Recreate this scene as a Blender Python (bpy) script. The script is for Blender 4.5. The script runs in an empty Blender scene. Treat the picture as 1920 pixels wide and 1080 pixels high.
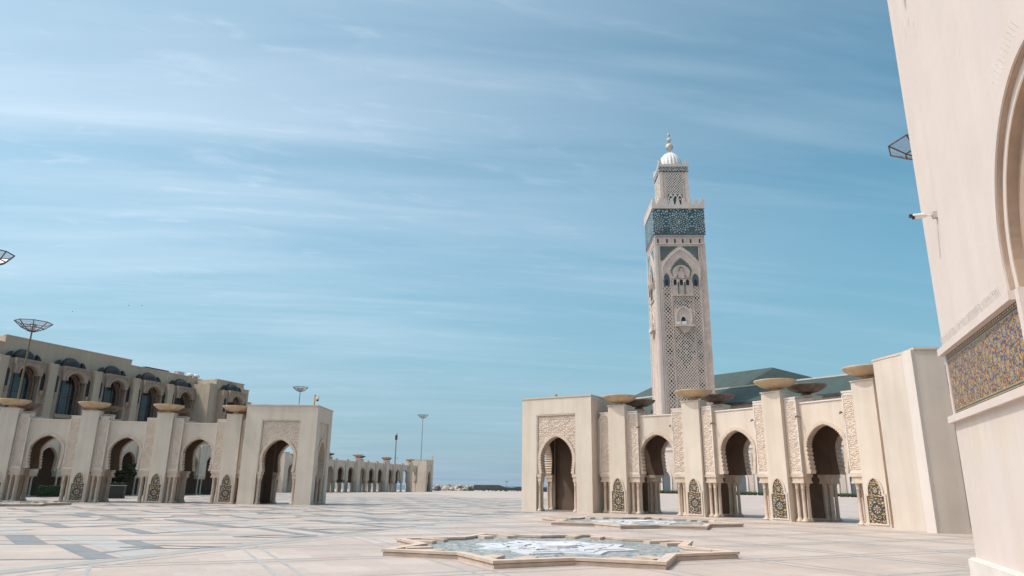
import bpy, bmesh, math, random
from mathutils import Vector, Matrix
R = math.radians
random.seed(7)
S = bpy.context.scene
COL = S.collection

# ------------------------------------------------------------------ camera
PITCH, ROLL = R(15.93), R(0.768)
cp, sp, cr, sr = math.cos(PITCH), math.sin(PITCH), math.cos(ROLL), math.sin(ROLL)
fwd = Vector((0, cp, sp)); up0 = Vector((0, -sp, cp)); rt0 = Vector((1, 0, 0))
rt = rt0*cr + up0*sr; up = up0*cr - rt0*sr
cam = bpy.data.cameras.new('camera'); cam.sensor_width = 36; cam.lens = 1301/1920*36
cam.clip_start = 0.1; cam.clip_end = 60000
camo = bpy.data.objects.new('camera', cam); COL.objects.link(camo)
M = Matrix((rt, up, -fwd)).transposed().to_4x4(); M.translation = Vector((0, 0, 1.75))
camo.matrix_world = M
S.camera = camo

# ------------------------------------------------------------------ world, sun, exposure
SUN_AZ, SUN_EL = R(187.0), R(57.0)          # direction to the sun: mostly -x, a little -y
SDIR = Vector((math.cos(SUN_AZ)*math.cos(SUN_EL), math.sin(SUN_AZ)*math.cos(SUN_EL), math.sin(SUN_EL)))
W = bpy.data.worlds.new("World"); S.world = W; W.use_nodes = True
def build_world():
    nt = W.node_tree; N = nt.nodes; L = nt.links; N.clear()
    out = N.new('ShaderNodeOutputWorld'); bg = N.new('ShaderNodeBackground'); bg.inputs[1].default_value = 0.132
    sky = N.new('ShaderNodeTexSky'); sky.sky_type = 'NISHITA'; sky.sun_disc = False
    sky.sun_elevation = SUN_EL; sky.sun_rotation = R(90) - SUN_AZ
    sky.air_density = 1.15; sky.dust_density = 0.7; sky.ozone_density = 2.2; sky.altitude = 10
    tc = N.new('ShaderNodeTexCoord'); sx = N.new('ShaderNodeSeparateXYZ'); L.new(tc.outputs['Generated'], sx.inputs[0])
    def m(op, a, b=None):
        n = N.new('ShaderNodeMath'); n.operation = op
        for i, v in enumerate((a, b)):
            if v is None: continue
            if isinstance(v, (int, float)): n.inputs[i].default_value = v
            else: L.new(v, n.inputs[i])
        return n.outputs[0]
    az = m('ARCTAN2', sx.outputs[0], sx.outputs[1]); el = m('ARCSINE', sx.outputs[2])
    zz = m('ADD', sx.outputs[2], 0.10)
    cu = m('DIVIDE', sx.outputs[0], zz); cv = m('DIVIDE', sx.outputs[1], zz)
    def streak(sa, se, slope, scale, detail, rough, dist, lo, hi, seed):
        # a flat cloud layer: long streaks across the line of sight
        v = N.new('ShaderNodeCombineXYZ')
        L.new(m('MULTIPLY', cu, sa), v.inputs[0])
        L.new(m('MULTIPLY', m('SUBTRACT', cv, m('MULTIPLY', cu, slope)), se), v.inputs[1]); v.inputs[2].default_value = seed
        n = N.new('ShaderNodeTexNoise'); n.inputs['Scale'].default_value = scale; n.inputs['Detail'].default_value = detail
        n.inputs['Roughness'].default_value = rough; n.inputs['Distortion'].default_value = dist
        L.new(v.outputs[0], n.inputs['Vector'])
        r = N.new('ShaderNodeMapRange'); r.interpolation_type = 'SMOOTHSTEP'
        r.inputs[1].default_value = lo; r.inputs[2].default_value = hi; L.new(n.outputs['Fac'], r.inputs[0])
        return r.outputs[0]
    veil = streak(0.35, 1.5, 0.10, 1.5, 5, 0.55, 0.4, 0.34, 0.72, 1.3)
    wisp = streak(0.40, 3.4, 0.16, 1.5, 5, 0.52, 0.3, 0.48, 0.80, 4.7)
    puff = streak(2.2, 6.0, 0.20, 2.2, 7, 0.62, 0.6, 0.52, 0.80, 8.2)
    # more haze and cloud towards the sun (the left), less to the upper right
    lft = N.new('ShaderNodeMapRange'); lft.inputs[1].default_value = 0.62; lft.inputs[2].default_value = -0.75
    lft.inputs[3].default_value = 0.06; lft.inputs[4].default_value = 1.08; L.new(az, lft.inputs[0])
    low = N.new('ShaderNodeMapRange'); low.inputs[1].default_value = 0.55; low.inputs[2].default_value = 0.02
    low.inputs[3].default_value = 0.0; low.inputs[4].default_value = 0.0; L.new(el, low.inputs[0])
    base = m('ADD', lft.outputs[0], low.outputs[0])
    lowcut = N.new('ShaderNodeMapRange'); lowcut.interpolation_type = 'SMOOTHSTEP'; lowcut.inputs[1].default_value = 0.0; lowcut.inputs[2].default_value = 0.45; lowcut.inputs[3].default_value = 0.42; L.new(el, lowcut.inputs[0])
    base = m('MULTIPLY', base, lowcut.outputs[0])
    a = m('MULTIPLY', m('ADD', m('MULTIPLY', veil, 0.30), 0.35), base)
    b = m('MULTIPLY', m('MULTIPLY', wisp, 0.17), m('MULTIPLY', lowcut.outputs[0], m('ADD', m('MULTIPLY', lft.outputs[0], 0.5), 0.6)))
    c = m('MULTIPLY', m('MULTIPLY', puff, 0.20), base)
    fac = m('MINIMUM', m('ADD', m('ADD', a, b), c), 0.92)
    tint = N.new('ShaderNodeMix'); tint.data_type = 'RGBA'; tint.blend_type = 'MULTIPLY'; tint.inputs[0].default_value = 1
    L.new(sky.outputs[0], tint.inputs[6]); tint.inputs[7].default_value = (0.60, 1.08, 0.98, 1)
    # sea haze low on the horizon
    hf = N.new('ShaderNodeMapRange'); hf.interpolation_type = 'SMOOTHSTEP'; hf.inputs[1].default_value = 0.42; hf.inputs[2].default_value = -0.05; L.new(el, hf.inputs[0])
    hz = N.new('ShaderNodeMix'); hz.data_type = 'RGBA'; L.new(m('MULTIPLY', hf.outputs[0], 0.9), hz.inputs[0]); L.new(tint.outputs[2], hz.inputs[6]); hz.inputs[7].default_value = (1.95, 2.9, 4.05, 1)
    mx = N.new('ShaderNodeMix'); mx.data_type = 'RGBA'; L.new(fac, mx.inputs[0]); L.new(hz.outputs[2], mx.inputs[6])
    mx.inputs[7].default_value = (6.5, 7.4, 8.45, 1)
    # warm glow added round the out-of-view sun to fill the shaded fronts
    dt = N.new('ShaderNodeVectorMath'); dt.operation = 'DOT_PRODUCT'; L.new(tc.outputs['Generated'], dt.inputs[0]); dt.inputs[1].default_value = SDIR
    au = N.new('ShaderNodeMapRange'); au.interpolation_type = 'SMOOTHERSTEP'; au.inputs[1].default_value = 0.76; au.inputs[2].default_value = 1.0; L.new(dt.outputs['Value'], au.inputs[0])
    ad = N.new('ShaderNodeMix'); ad.data_type = 'RGBA'; ad.blend_type = 'ADD'; L.new(au.outputs[0], ad.inputs[0]); L.new(mx.outputs[2], ad.inputs[6]); ad.inputs[7].default_value = (24, 21.8, 19.2, 1)
    L.new(ad.outputs[2], bg.inputs[0]); L.new(bg.outputs[0], out.inputs[0])
build_world()
sun = bpy.data.lights.new('sun', 'SUN'); sun.energy = 2.5; sun.angle = R(0.5); sun.color = (1.0, 0.965, 0.945)
suno = bpy.data.objects.new('sun', sun); COL.objects.link(suno)
suno.rotation_euler = SDIR.to_track_quat('Z', 'Y').to_euler()
S.view_settings.view_transform = 'Standard'; S.view_settings.look = 'None'
S.view_settings.gamma = 1; S.view_settings.use_curve_mapping = False
S.view_settings.exposure = 0.0
S.cycles.max_bounces = 10; S.cycles.diffuse_bounces = 7

# ------------------------------------------------------------------ materials
def newmat(name):
    m = bpy.data.materials.new(name); m.use_nodes = True
    nt = m.node_tree; b = nt.nodes['Principled BSDF']
    return m, nt, b
MATS = {}
def stone(name, col, var=0.08, rough=0.8, scale=1.3, streak=0.0, bump=0.15, bscale=14, hue=None, spec=0.25):
    col = (col[0], col[1]*.965, col[2]*.93)
    m, nt, b = newmat(name); N = nt.nodes; L = nt.links
    g = N.new('ShaderNodeNewGeometry')
    n1 = N.new('ShaderNodeTexNoise'); n1.inputs['Scale'].default_value = scale; n1.inputs['Detail'].default_value = 6
    n1.inputs['Roughness'].default_value = 0.6
    L.new(g.outputs['Position'], n1.inputs['Vector'])
    mp = N.new('ShaderNodeMapping'); mp.inputs['Scale'].default_value = (1.6, 1.6, 0.12); L.new(g.outputs['Position'], mp.inputs[0])
    n2 = N.new('ShaderNodeTexNoise'); n2.inputs['Scale'].default_value = 1.1; n2.inputs['Detail'].default_value = 5
    L.new(mp.outputs[0], n2.inputs['Vector'])
    r = N.new('ShaderNodeValToRGB')
    lo = [c*(1-var*1.6) for c in col]; hi = [min(1, c*(1+var)) for c in col]
    if hue: hi = [min(1, h*(1+var*.6)) for h in hue]
    r.color_ramp.elements[0].position = 0.32; r.color_ramp.elements[0].color = (*lo, 1)
    r.color_ramp.elements[1].position = 0.70; r.color_ramp.elements[1].color = (*hi, 1)
    L.new(n1.outputs['Fac'], r.inputs[0])
    last = r.outputs[0]
    if streak:
        rr = N.new('ShaderNodeValToRGB'); rr.color_ramp.elements[0].position = 0.30; rr.color_ramp.elements[1].position = 0.62
        k = 1-streak
        rr.color_ramp.elements[0].color = (k, k*0.97, k*0.93, 1); rr.color_ramp.elements[1].color = (1, 1, 1, 1)
        L.new(n2.outputs['Fac'], rr.inputs[0])
        mx = N.new('ShaderNodeMix'); mx.data_type = 'RGBA'; mx.blend_type = 'MULTIPLY'; mx.inputs[0].default_value = 1
        L.new(last, mx.inputs[6]); L.new(rr.outputs[0], mx.inputs[7]); last = mx.outputs[2]
    L.new(last, b.inputs['Base Color'])
    b.inputs['Roughness'].default_value = rough; b.inputs['Specular IOR Level'].default_value = spec
    if bump:
        n3 = N.new('ShaderNodeTexNoise'); n3.inputs['Scale'].default_value = bscale; n3.inputs['Detail'].default_value = 5
        L.new(g.outputs['Position'], n3.inputs['Vector'])
        bp = N.new('ShaderNodeBump'); bp.inputs['Strength'].default_value = bump; bp.inputs['Distance'].default_value = 0.03
        L.new(n3.outputs['Fac'], bp.inputs['Height']); L.new(bp.outputs[0], b.inputs['Normal'])
    MATS[name] = m; return m
def plain(name, col, rough=0.5, metal=0.0, spec=0.4, var=0.12, scale=6):
    return stone(name, col, var=var, rough=rough, scale=scale, bump=0.0, spec=spec)

stone('plaster', (0.675, 0.588, 0.505), 0.05, 0.85, 0.5, streak=0.10, bump=0.10, bscale=9)
stone('plaster_light', (0.61, 0.54, 0.478), 0.05, 0.85, 0.5, streak=0.09, bump=0.10, bscale=9)
stone('plaster_pale', (0.66, 0.60, 0.565), 0.03, 0.85, 0.5, streak=0.05)
stone('near_plaster', (0.63, 0.56, 0.53), 0.03, 0.85, 0.7, streak=0.02, bump=0.16, bscale=7)
stone('coping', (0.60, 0.49, 0.41), 0.08, 0.8, 2)
stone('coping_white', (0.70, 0.62, 0.56), 0.05, 0.8, 2)
stone('carved', (0.66, 0.55, 0.465), 0.07, 0.85, 2.5, bump=0.0)
stone('travertine', (0.62, 0.505, 0.41), 0.10, 0.6, 3, bump=0.1)
stone('bowl_stone', (0.56, 0.43, 0.29), 0.10, 0.75, 2.5, streak=0.12)
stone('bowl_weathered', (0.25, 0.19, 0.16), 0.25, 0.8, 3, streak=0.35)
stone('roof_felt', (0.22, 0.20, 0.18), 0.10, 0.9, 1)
stone('ceiling', (0.15, 0.10, 0.075), 0.10, 0.9, 1)  # darkened so the shade under the roofs sits in the colour
stone('inner_wall_shade', (0.17, 0.12, 0.092), 0.10, 0.9, 1)  # dark brown paints interior shade onto inner faces and back walls
stone('kerb_stone', (0.56, 0.44, 0.36), 0.12, 0.6, 2.5, bump=0.15)
stone('kerb_top', (0.60, 0.49, 0.41), 0.08, 0.55, 2.5)
plain('joint_dark', (0.06, 0.055, 0.07), 0.7)
stone('white_marble', (0.62, 0.64, 0.68), 0.06, 0.4, 2.0, bump=0.03, spec=0.4)
plain('rust', (0.45, 0.22, 0.10), 0.8)
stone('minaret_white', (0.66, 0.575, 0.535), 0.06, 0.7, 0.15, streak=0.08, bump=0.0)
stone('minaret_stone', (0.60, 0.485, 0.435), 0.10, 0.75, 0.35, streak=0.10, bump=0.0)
stone('minaret_lattice', (0.78, 0.67, 0.59), 0.07, 0.75, 0.5, bump=0.0)
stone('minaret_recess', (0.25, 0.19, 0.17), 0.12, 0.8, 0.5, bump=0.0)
stone('tile_teal', (0.05, 0.105, 0.12), 0.25, 0.35, 0.4, bump=0.0)
stone('tile_pale', (0.47, 0.475, 0.46), 0.15, 0.4, 0.4, bump=0.0)
stone('tile_teal_mid', (0.10, 0.155, 0.165), 0.2, 0.35, 0.4, bump=0.0)
stone('tile_hole', (0.016, 0.024, 0.03), 0.2, 0.5, 0.4, bump=0.0)
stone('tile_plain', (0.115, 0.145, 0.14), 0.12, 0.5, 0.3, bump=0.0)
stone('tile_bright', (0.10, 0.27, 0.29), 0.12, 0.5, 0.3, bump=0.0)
plain('opening_dark', (0.025, 0.025, 0.03), 0.5)
stone('dome_white', (0.74, 0.72, 0.70), 0.05, 0.5, 0.4, bump=0.0)
plain('finial_metal', (0.62, 0.55, 0.47), 0.3, var=0.2, scale=1)
stone('roof_green', (0.062, 0.094, 0.088), 0.12, 0.6, 0.25, streak=0.1, bump=0.0)
stone('roof_gutter', (0.05, 0.06, 0.065), 0.2, 0.6, 0.5, bump=0.0)
stone('ridge_white', (0.62, 0.56, 0.53), 0.05, 0.7, 0.5, bump=0.0)
stone('facade_stone', (0.60, 0.52, 0.47), 0.08, 0.8, 0.4, bump=0.0)
plain('door_slate', (0.10, 0.12, 0.135), 0.5)
stone('plinth_marble', (0.70, 0.655, 0.62), 0.06, 0.5, 1.5)
plain('dark_glass', (0.035, 0.046, 0.052), 0.12, spec=0.7, var=0.5, scale=0.5)
stone('canopy_slate', (0.055, 0.058, 0.058), 0.15, 0.5, 1, bump=0.0)
stone('building_plaster', (0.54, 0.445, 0.355), 0.05, 0.9, 0.3, streak=0.10, bump=0.0)
stone('jamb_brown', (0.24, 0.175, 0.135), 0.1, 0.9, 1.2, bump=0.0)
stone('reveal_shade', (0.42, 0.32, 0.25), 0.1, 0.8, 2)  # brown paints the shade inside the near wall's arch
stone('building_carved', (0.40, 0.31, 0.25), 0.08, 0.9, 1.2, bump=0.0)
plain('lamp_frame', (0.10, 0.045, 0.035), 0.45)
plain('floodlight_brown', (0.06, 0.045, 0.04), 0.5)
plain('pole_brass', (0.20, 0.15, 0.085), 0.4)
plain('pole_steel', (0.22, 0.23, 0.25), 0.4)
plain('orange_pole', (0.60, 0.32, 0.07), 0.5)
plain('camera_white', (0.72, 0.70, 0.67), 0.4)
plain('camera_black', (0.015, 0.015, 0.02), 0.2)
plain('steel_grey', (0.45, 0.43, 0.41), 0.5)
plain('vent_grey', (0.55, 0.56, 0.58), 0.5)
plain('planter_dark', (0.05, 0.045, 0.045), 0.7)
stone('hedge_green', (0.035, 0.065, 0.03), 0.4, 0.8, 6)
stone('leaf', (0.05, 0.055, 0.028), 0.35, 0.8, 2, bump=0)
stone('bark', (0.13, 0.09, 0.06), 0.2, 0.9, 6)
stone('rock_pale', (0.50, 0.43, 0.36), 0.3, 0.95, 0.9)
stone('rock_white', (0.62, 0.58, 0.54), 0.15, 0.9, 0.9)
stone('concrete_dark', (0.15, 0.14, 0.13), 0.15, 0.9, 0.4)
plain('bird_grey', (0.05, 0.05, 0.06), 0.8)
def stain_near():
    nt = MATS['near_plaster'].node_tree; N = nt.nodes; L = nt.links; b = N['Principled BSDF']
    src = b.inputs['Base Color'].links[0].from_socket
    g = N.new('ShaderNodeNewGeometry'); sx = N.new('ShaderNodeSeparateXYZ'); L.new(g.outputs['Position'], sx.inputs[0])
    def mr(sock, a, c, lo=0, hi=1):
        r = N.new('ShaderNodeMapRange'); r.interpolation_type = 'SMOOTHSTEP'; r.inputs[1].default_value = a; r.inputs[2].default_value = c; r.inputs[3].default_value = lo; r.inputs[4].default_value = hi
        L.new(sock, r.inputs[0]); return r.outputs[0]
    def mul(a, c):
        n = N.new('ShaderNodeMath'); n.operation = 'MULTIPLY'; L.new(a, n.inputs[0]); L.new(c, n.inputs[1]); return n.outputs[0]
    # flaked patches high on the wall
    n1 = N.new('ShaderNodeTexNoise'); n1.inputs['Scale'].default_value = 2.6; n1.inputs['Detail'].default_value = 6; n1.inputs['Roughness'].default_value = 0.7; L.new(g.outputs['Position'], n1.inputs['Vector'])
    d = N.new('ShaderNodeVectorMath'); d.operation = 'DISTANCE'; L.new(g.outputs['Position'], d.inputs[0]); d.inputs[1].default_value = (8.95, 13.45, 12.2)
    flake = mul(mr(n1.outputs['Fac'], .56, .60), mr(d.outputs['Value'], 1.1, .5))
    # run off streaks under the ledge
    mp = N.new('ShaderNodeMapping'); mp.inputs['Scale'].default_value = (3.2, 3.2, .22); L.new(g.outputs['Position'], mp.inputs[0])
    n2 = N.new('ShaderNodeTexNoise'); n2.inputs['Scale'].default_value = 1.4; n2.inputs['Detail'].default_value = 4; L.new(mp.outputs[0], n2.inputs['Vector'])
    run = mul(mr(n2.outputs['Fac'], .46, .68), mul(mr(sx.outputs[2], 1.9, 2.9), mr(sx.outputs[2], 3.3, 3.1)))
    last = src
    for f, c, k in ((flake, (0.50, 0.42, 0.35, 1), .8), (run, (0.60, 0.50, 0.38, 1), .75)):
        mm = N.new('ShaderNodeMath'); mm.operation = 'MULTIPLY'; L.new(f, mm.inputs[0]); mm.inputs[1].default_value = k
        mx = N.new('ShaderNodeMix'); mx.data_type = 'RGBA'; L.new(mm.outputs[0], mx.inputs[0]); L.new(last, mx.inputs[6]); mx.inputs[7].default_value = c; last = mx.outputs[2]
    L.new(last, b.inputs['Base Color'])
stain_near()
# zellige colours
for nm, c in dict(z_black=(0.025, 0.025, 0.035), z_teal=(0.035, 0.11, 0.11), z_blue=(0.03, 0.09, 0.24), z_white=(0.52, 0.49, 0.42),
                  z_ochre=(0.46, 0.245, 0.07), z_brown=(0.20, 0.085, 0.05), z_green=(0.045, 0.085, 0.06), z_sky=(0.07, 0.22, 0.33),
                  z_plum=(0.11, 0.055, 0.09), z_gold=(0.46, 0.30, 0.125)).items():
    stone(nm, c, 0.12, 0.4, 8, bump=0.0, spec=0.2)
def glassy():
    m, nt, b = newmat('lamp_glass'); N = nt.nodes; L = nt.links
    t = N.new('ShaderNodeBsdfTransparent'); t.inputs[0].default_value = (0.93, 0.95, 0.97, 1)
    b.inputs['Base Color'].default_value = (0.40, 0.45, 0.50, 1); b.inputs['Roughness'].default_value = 0.25
    mx = N.new('ShaderNodeMixShader'); mx.inputs[0].default_value = 0.42
    L.new(t.outputs[0], mx.inputs[1]); L.new(b.outputs[0], mx.inputs[2]); L.new(mx.outputs[0], N['Material Output'].inputs[0])
    MATS['lamp_glass'] = m
glassy()
def plaza_mat():
    m, nt, b = newmat('plaza_marble'); N = nt.nodes; L = nt.links
    g = N.new('ShaderNodeNewGeometry'); mp = N.new('ShaderNodeMapping'); mp.inputs['Rotation'].default_value = (0, 0, R(-26.5))
    L.new(g.outputs['Position'], mp.inputs[0])
    br = N.new('ShaderNodeTexBrick'); br.inputs['Scale'].default_value = 1.0
    br.inputs['Brick Width'].default_value = 1.28; br.inputs['Row Height'].default_value = 0.96
    br.inputs['Mortar Size'].default_value = 0.006; br.inputs['Mortar Smooth'].default_value = 0.4
    br.inputs['Color1'].default_value = (0.485, 0.398, 0.345, 1); br.inputs['Color2'].default_value = (0.555, 0.472, 0.422, 1)
    br.inputs['Mortar'].default_value = (0.42, 0.37, 0.34, 1); br.inputs['Bias'].default_value = -0.1
    L.new(mp.outputs[0], br.inputs[0])
    n = N.new('ShaderNodeTexNoise'); n.inputs['Scale'].default_value = 0.35; n.inputs['Detail'].default_value = 7
    L.new(g.outputs['Position'], n.inputs['Vector'])
    rr = N.new('ShaderNodeValToRGB'); rr.color_ramp.elements[0].position = 0.3; rr.color_ramp.elements[1].position = 0.7
    rr.color_ramp.elements[0].color = (0.86, 0.86, 0.85, 1); rr.color_ramp.elements[1].color = (1.06, 1.03, 1.01, 1)
    L.new(n.outputs['Fac'], rr.inputs[0])
    n2 = N.new('ShaderNodeTexNoise'); n2.inputs['Scale'].default_value = 3.5; n2.inputs['Detail'].default_value = 8; n2.inputs['Distortion'].default_value = 1.5
    L.new(g.outputs['Position'], n2.inputs['Vector'])
    r2 = N.new('ShaderNodeValToRGB'); r2.color_ramp.elements[0].position = 0.3; r2.color_ramp.elements[1].position = 0.65
    r2.color_ramp.elements[0].color = (0.90, 0.89, 0.88, 1); r2.color_ramp.elements[1].color = (1, 1, 1, 1)
    L.new(n2.outputs['Fac'], r2.inputs[0])
    x1 = N.new('ShaderNodeMix'); x1.data_type = 'RGBA'; x1.blend_type = 'MULTIPLY'; x1.inputs[0].default_value = 1
    L.new(br.outputs[0], x1.inputs[6]); L.new(rr.outputs[0], x1.inputs[7])
    x2 = N.new('ShaderNodeMix'); x2.data_type = 'RGBA'; x2.blend_type = 'MULTIPLY'; x2.inputs[0].default_value = 1
    L.new(x1.outputs[2], x2.inputs[6]); L.new(r2.outputs[0], x2.inputs[7])
    L.new(x2.outputs[2], b.inputs['Base Color']); b.inputs['Roughness'].default_value = 0.55; b.inputs['Specular IOR Level'].default_value = 0.3
    MATS['plaza_marble'] = m
plaza_mat()
stone('band_dark', (0.235, 0.245, 0.255), 0.12, 0.5, 1.5, bump=0.0)
stone('band_light', (0.44, 0.42, 0.40), 0.06, 0.5, 1.5, bump=0.0)
stone('band_mid', (0.37, 0.36, 0.35), 0.06, 0.5, 1.5, bump=0.0)
stone('band_thin', (0.40, 0.385, 0.38), 0.08, 0.5, 1.5, bump=0.0)
def water():
    m, nt, b = newmat('sea_water'); b.inputs['Base Color'].default_value = (0.03, 0.08, 0.12, 1); b.inputs['Roughness'].default_value = 0.25
    n = nt.nodes.new('ShaderNodeTexNoise'); n.inputs['Scale'].default_value = 0.2; bp = nt.nodes.new('ShaderNodeBump'); bp.inputs['Strength'].default_value = 0.4
    nt.links.new(n.outputs['Fac'], bp.inputs['Height']); nt.links.new(bp.outputs[0], b.inputs['Normal']); MATS['sea_water'] = m
water()
def mosaic():
    m, nt, b = newmat('basin_mosaic'); N = nt.nodes; L = nt.links
    g = N.new('ShaderNodeNewGeometry'); v = N.new('ShaderNodeTexVoronoi'); v.inputs['Scale'].default_value = 11
    L.new(g.outputs['Position'], v.inputs['Vector'])
    r = N.new('ShaderNodeValToRGB'); e = r.color_ramp.elements
    e[0].position = 0.0; e[0].color = (0.12, 0.14, 0.14, 1); e[1].position = 1; e[1].color = (0.44, 0.435, 0.41, 1)
    x = e.new(0.45); x.color = (0.25, 0.268, 0.265, 1)
    sx = N.new('ShaderNodeSeparateColor'); L.new(v.outputs['Color'], sx.inputs[0]); L.new(sx.outputs[0], r.inputs[0])
    L.new(r.outputs[0], b.inputs['Base Color']); b.inputs['Roughness'].default_value = 0.6; b.inputs['Specular IOR Level'].default_value = 0.2
    MATS['basin_mosaic'] = m
mosaic()

# ------------------------------------------------------------------ helpers
class MB:
    def __init__(s): s.v = []; s.f = []; s.m = []; s.names = []
    def mi(s, name):
        if name not in s.names: s.names.append(name)
        return s.names.index(name)
    def face(s, pts, mat):
        b = len(s.v); s.v += [tuple(p) for p in pts]; s.f.append(tuple(range(b, b+len(pts)))); s.m.append(s.mi(mat))
    def box(s, x0, x1, y0, y1, z0, z1, mat):
        b = len(s.v); k = s.mi(mat)
        s.v += [(x0,y0,z0),(x1,y0,z0),(x1,y1,z0),(x0,y1,z0),(x0,y0,z1),(x1,y0,z1),(x1,y1,z1),(x0,y1,z1)]
        for q in ((3,2,1,0),(4,5,6,7),(0,1,5,4),(1,2,6,5),(2,3,7,6),(3,0,4,7)):
            s.f.append(tuple(b+i for i in q)); s.m.append(k)
    def prism(s, poly, y0, y1, mat, sidemat=None, backmat=None):      # poly in (x,z), extruded along y
        n = len(poly); b = len(s.v); k = s.mi(mat); ks = s.mi(sidemat or mat)
        s.v += [(x, y0, z) for x, z in poly] + [(x, y1, z) for x, z in poly]
        s.f.append(tuple(range(b, b+n))); s.m.append(k)
        s.f.append(tuple(range(b+2*n-1, b+n-1, -1))); s.m.append(s.mi(backmat or mat))
        for i in range(n):
            j = (i+1) % n; s.f.append((b+j, b+i, b+n+i, b+n+j)); s.m.append(ks)
    def plate(s, poly, z0, z1, mat, sidemat=None):      # poly in (x,y), extruded along z
        n = len(poly); b = len(s.v); k = s.mi(mat); ks = s.mi(sidemat or mat)
        s.v += [(x, y, z0) for x, y in poly] + [(x, y, z1) for x, y in poly]
        s.f.append(tuple(range(b+n-1, b-1, -1))); s.m.append(k)
        s.f.append(tuple(range(b+n, b+2*n))); s.m.append(k)
        for i in range(n):
            j = (i+1) % n; s.f.append((b+i, b+j, b+n+j, b+n+i)); s.m.append(ks)
    def ring(s, a, c, y0, y1, mat):                     # band between two open outlines in (x,z)
        n = len(a); b = len(s.v); k = s.mi(mat)
        for y in (y0, y1): s.v += [(x, y, z) for x, z in a] + [(x, y, z) for x, z in c]
        for i in range(n-1):
            for q in ((i, i+1, n+i+1, n+i), (2*n+i, 3*n+i, 3*n+i+1, 2*n+i+1), (i, 2*n+i, 2*n+i+1, i+1), (n+i, n+i+1, 3*n+i+1, 3*n+i)):
                s.f.append(tuple(b+j for j in q)); s.m.append(k)
    def lathe(s, prof, n, mat, c=(0, 0, 0), rib=None):
        b = len(s.v); k = s.mi(mat)
        for r, z in prof:
            for i in range(n):
                a = 2*math.pi*i/n; rr = r*(rib(a, z) if rib else 1)
                s.v.append((c[0]+rr*math.cos(a), c[1]+rr*math.sin(a), c[2]+z))
        for j in range(len(prof)-1):
            for i in range(n):
                i2 = (i+1) % n; s.f.append((b+j*n+i, b+j*n+i2, b+(j+1)*n+i2, b+(j+1)*n+i)); s.m.append(k)
    def tube(s, p, q, r, mat, n=8, r2=None):
        p = Vector(p); q = Vector(q); d = (q-p).normalized()
        u = d.orthogonal().normalized(); w = d.cross(u); b = len(s.v); k = s.mi(mat); r2 = r if r2 is None else r2
        for c, rr in ((p, r), (q, r2)):
            for i in range(n):
                a = 2*math.pi*i/n; s.v.append(tuple(c + (u*math.cos(a)+w*math.sin(a))*rr))
        for i in range(n):
            j = (i+1) % n; s.f.append((b+i, b+j, b+n+j, b+n+i)); s.m.append(k)
        s.f.append(tuple(range(b+n-1, b-1, -1))); s.m.append(k); s.f.append(tuple(range(b+n, b+2*n))); s.m.append(k)
    def bar(s, a, c, w, y0, y1, mat):                   # straight bar in the (x,z) plane
        dx, dz = c[0]-a[0], c[1]-a[1]; l = math.hypot(dx, dz) or 1; nx, nz = -dz/l*w/2, dx/l*w/2
        s.prism([(a[0]-nx, a[1]-nz), (c[0]-nx, c[1]-nz), (c[0]+nx, c[1]+nz), (a[0]+nx, a[1]+nz)], y0, y1, mat)
    def relief(s, x0, x1, z0, z1, res, hf, y, mat, mask=None):
        nx = max(2, round((x1-x0)/res)); nz = max(2, round((z1-z0)/res)); b = len(s.v)
        for j in range(nz+1):
            for i in range(nx+1):
                x = x0+(x1-x0)*i/nx; z = z0+(z1-z0)*j/nz
                h = hf(x, z) if hf and 0 < i < nx and 0 < j < nz else 0
                s.v.append((x, y-h, z))
        for j in range(nz):
            for i in range(nx):
                x = x0+(x1-x0)*(i+.5)/nx; z = z0+(z1-z0)*(j+.5)/nz
                if mask and not mask(x, z): continue
                mm = mat(x, z) if callable(mat) else mat
                if mm is None: continue
                a = b+j*(nx+1)+i; s.f.append((a, a+1, a+nx+2, a+nx+1)); s.m.append(s.mi(mm))
    def mesh(s, name, smooth=False):
        me = bpy.data.meshes.new(name); me.from_pydata(s.v, [], s.f)
        for n in s.names: me.materials.append(MATS[n])
        me.polygons.foreach_set('material_index', s.m)
        if smooth: me.polygons.foreach_set('use_smooth', [True]*len(s.f))
        me.update(); bm = bmesh.new(); bm.from_mesh(me)
        bmesh.ops.remove_doubles(bm, verts=bm.verts, dist=1e-5)
        bmesh.ops.recalc_face_normals(bm, faces=bm.faces); bm.to_mesh(me); bm.free()
        return me
    def build(s, name, parent=None, loc=(0, 0, 0), rz=0, smooth=False):
        return put(name, s.mesh(name, smooth), parent, loc, rz)
def put(name, me, parent=None, loc=(0, 0, 0), rz=0):
    o = bpy.data.objects.new(name, me); COL.objects.link(o)
    o.location = loc; o.rotation_euler = (0, 0, rz); o.parent = parent
    return o
def tag(o, label=None, cat=None, group=None, kind=None):
    if label: o['label'] = label
    if cat: o['category'] = cat
    if group: o['group'] = group
    if kind: o['kind'] = kind
    return o
def thing(name, label, cat, loc=(0, 0, 0), rz=0, group=None):
    o = bpy.data.objects.new(name, None); COL.objects.link(o); o.empty_display_size = 0.2
    o.location = loc; o.rotation_euler = (0, 0, rz)
    return tag(o, label, cat, group)
def copy_tree(o, parent=None):
    c = o.copy(); COL.objects.link(c); c.parent = parent
    for ch in [x for x in COL.objects if x.parent == o]: copy_tree(ch, c)
    return c
def struct(o): o['kind'] = 'structure'; return o
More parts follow.
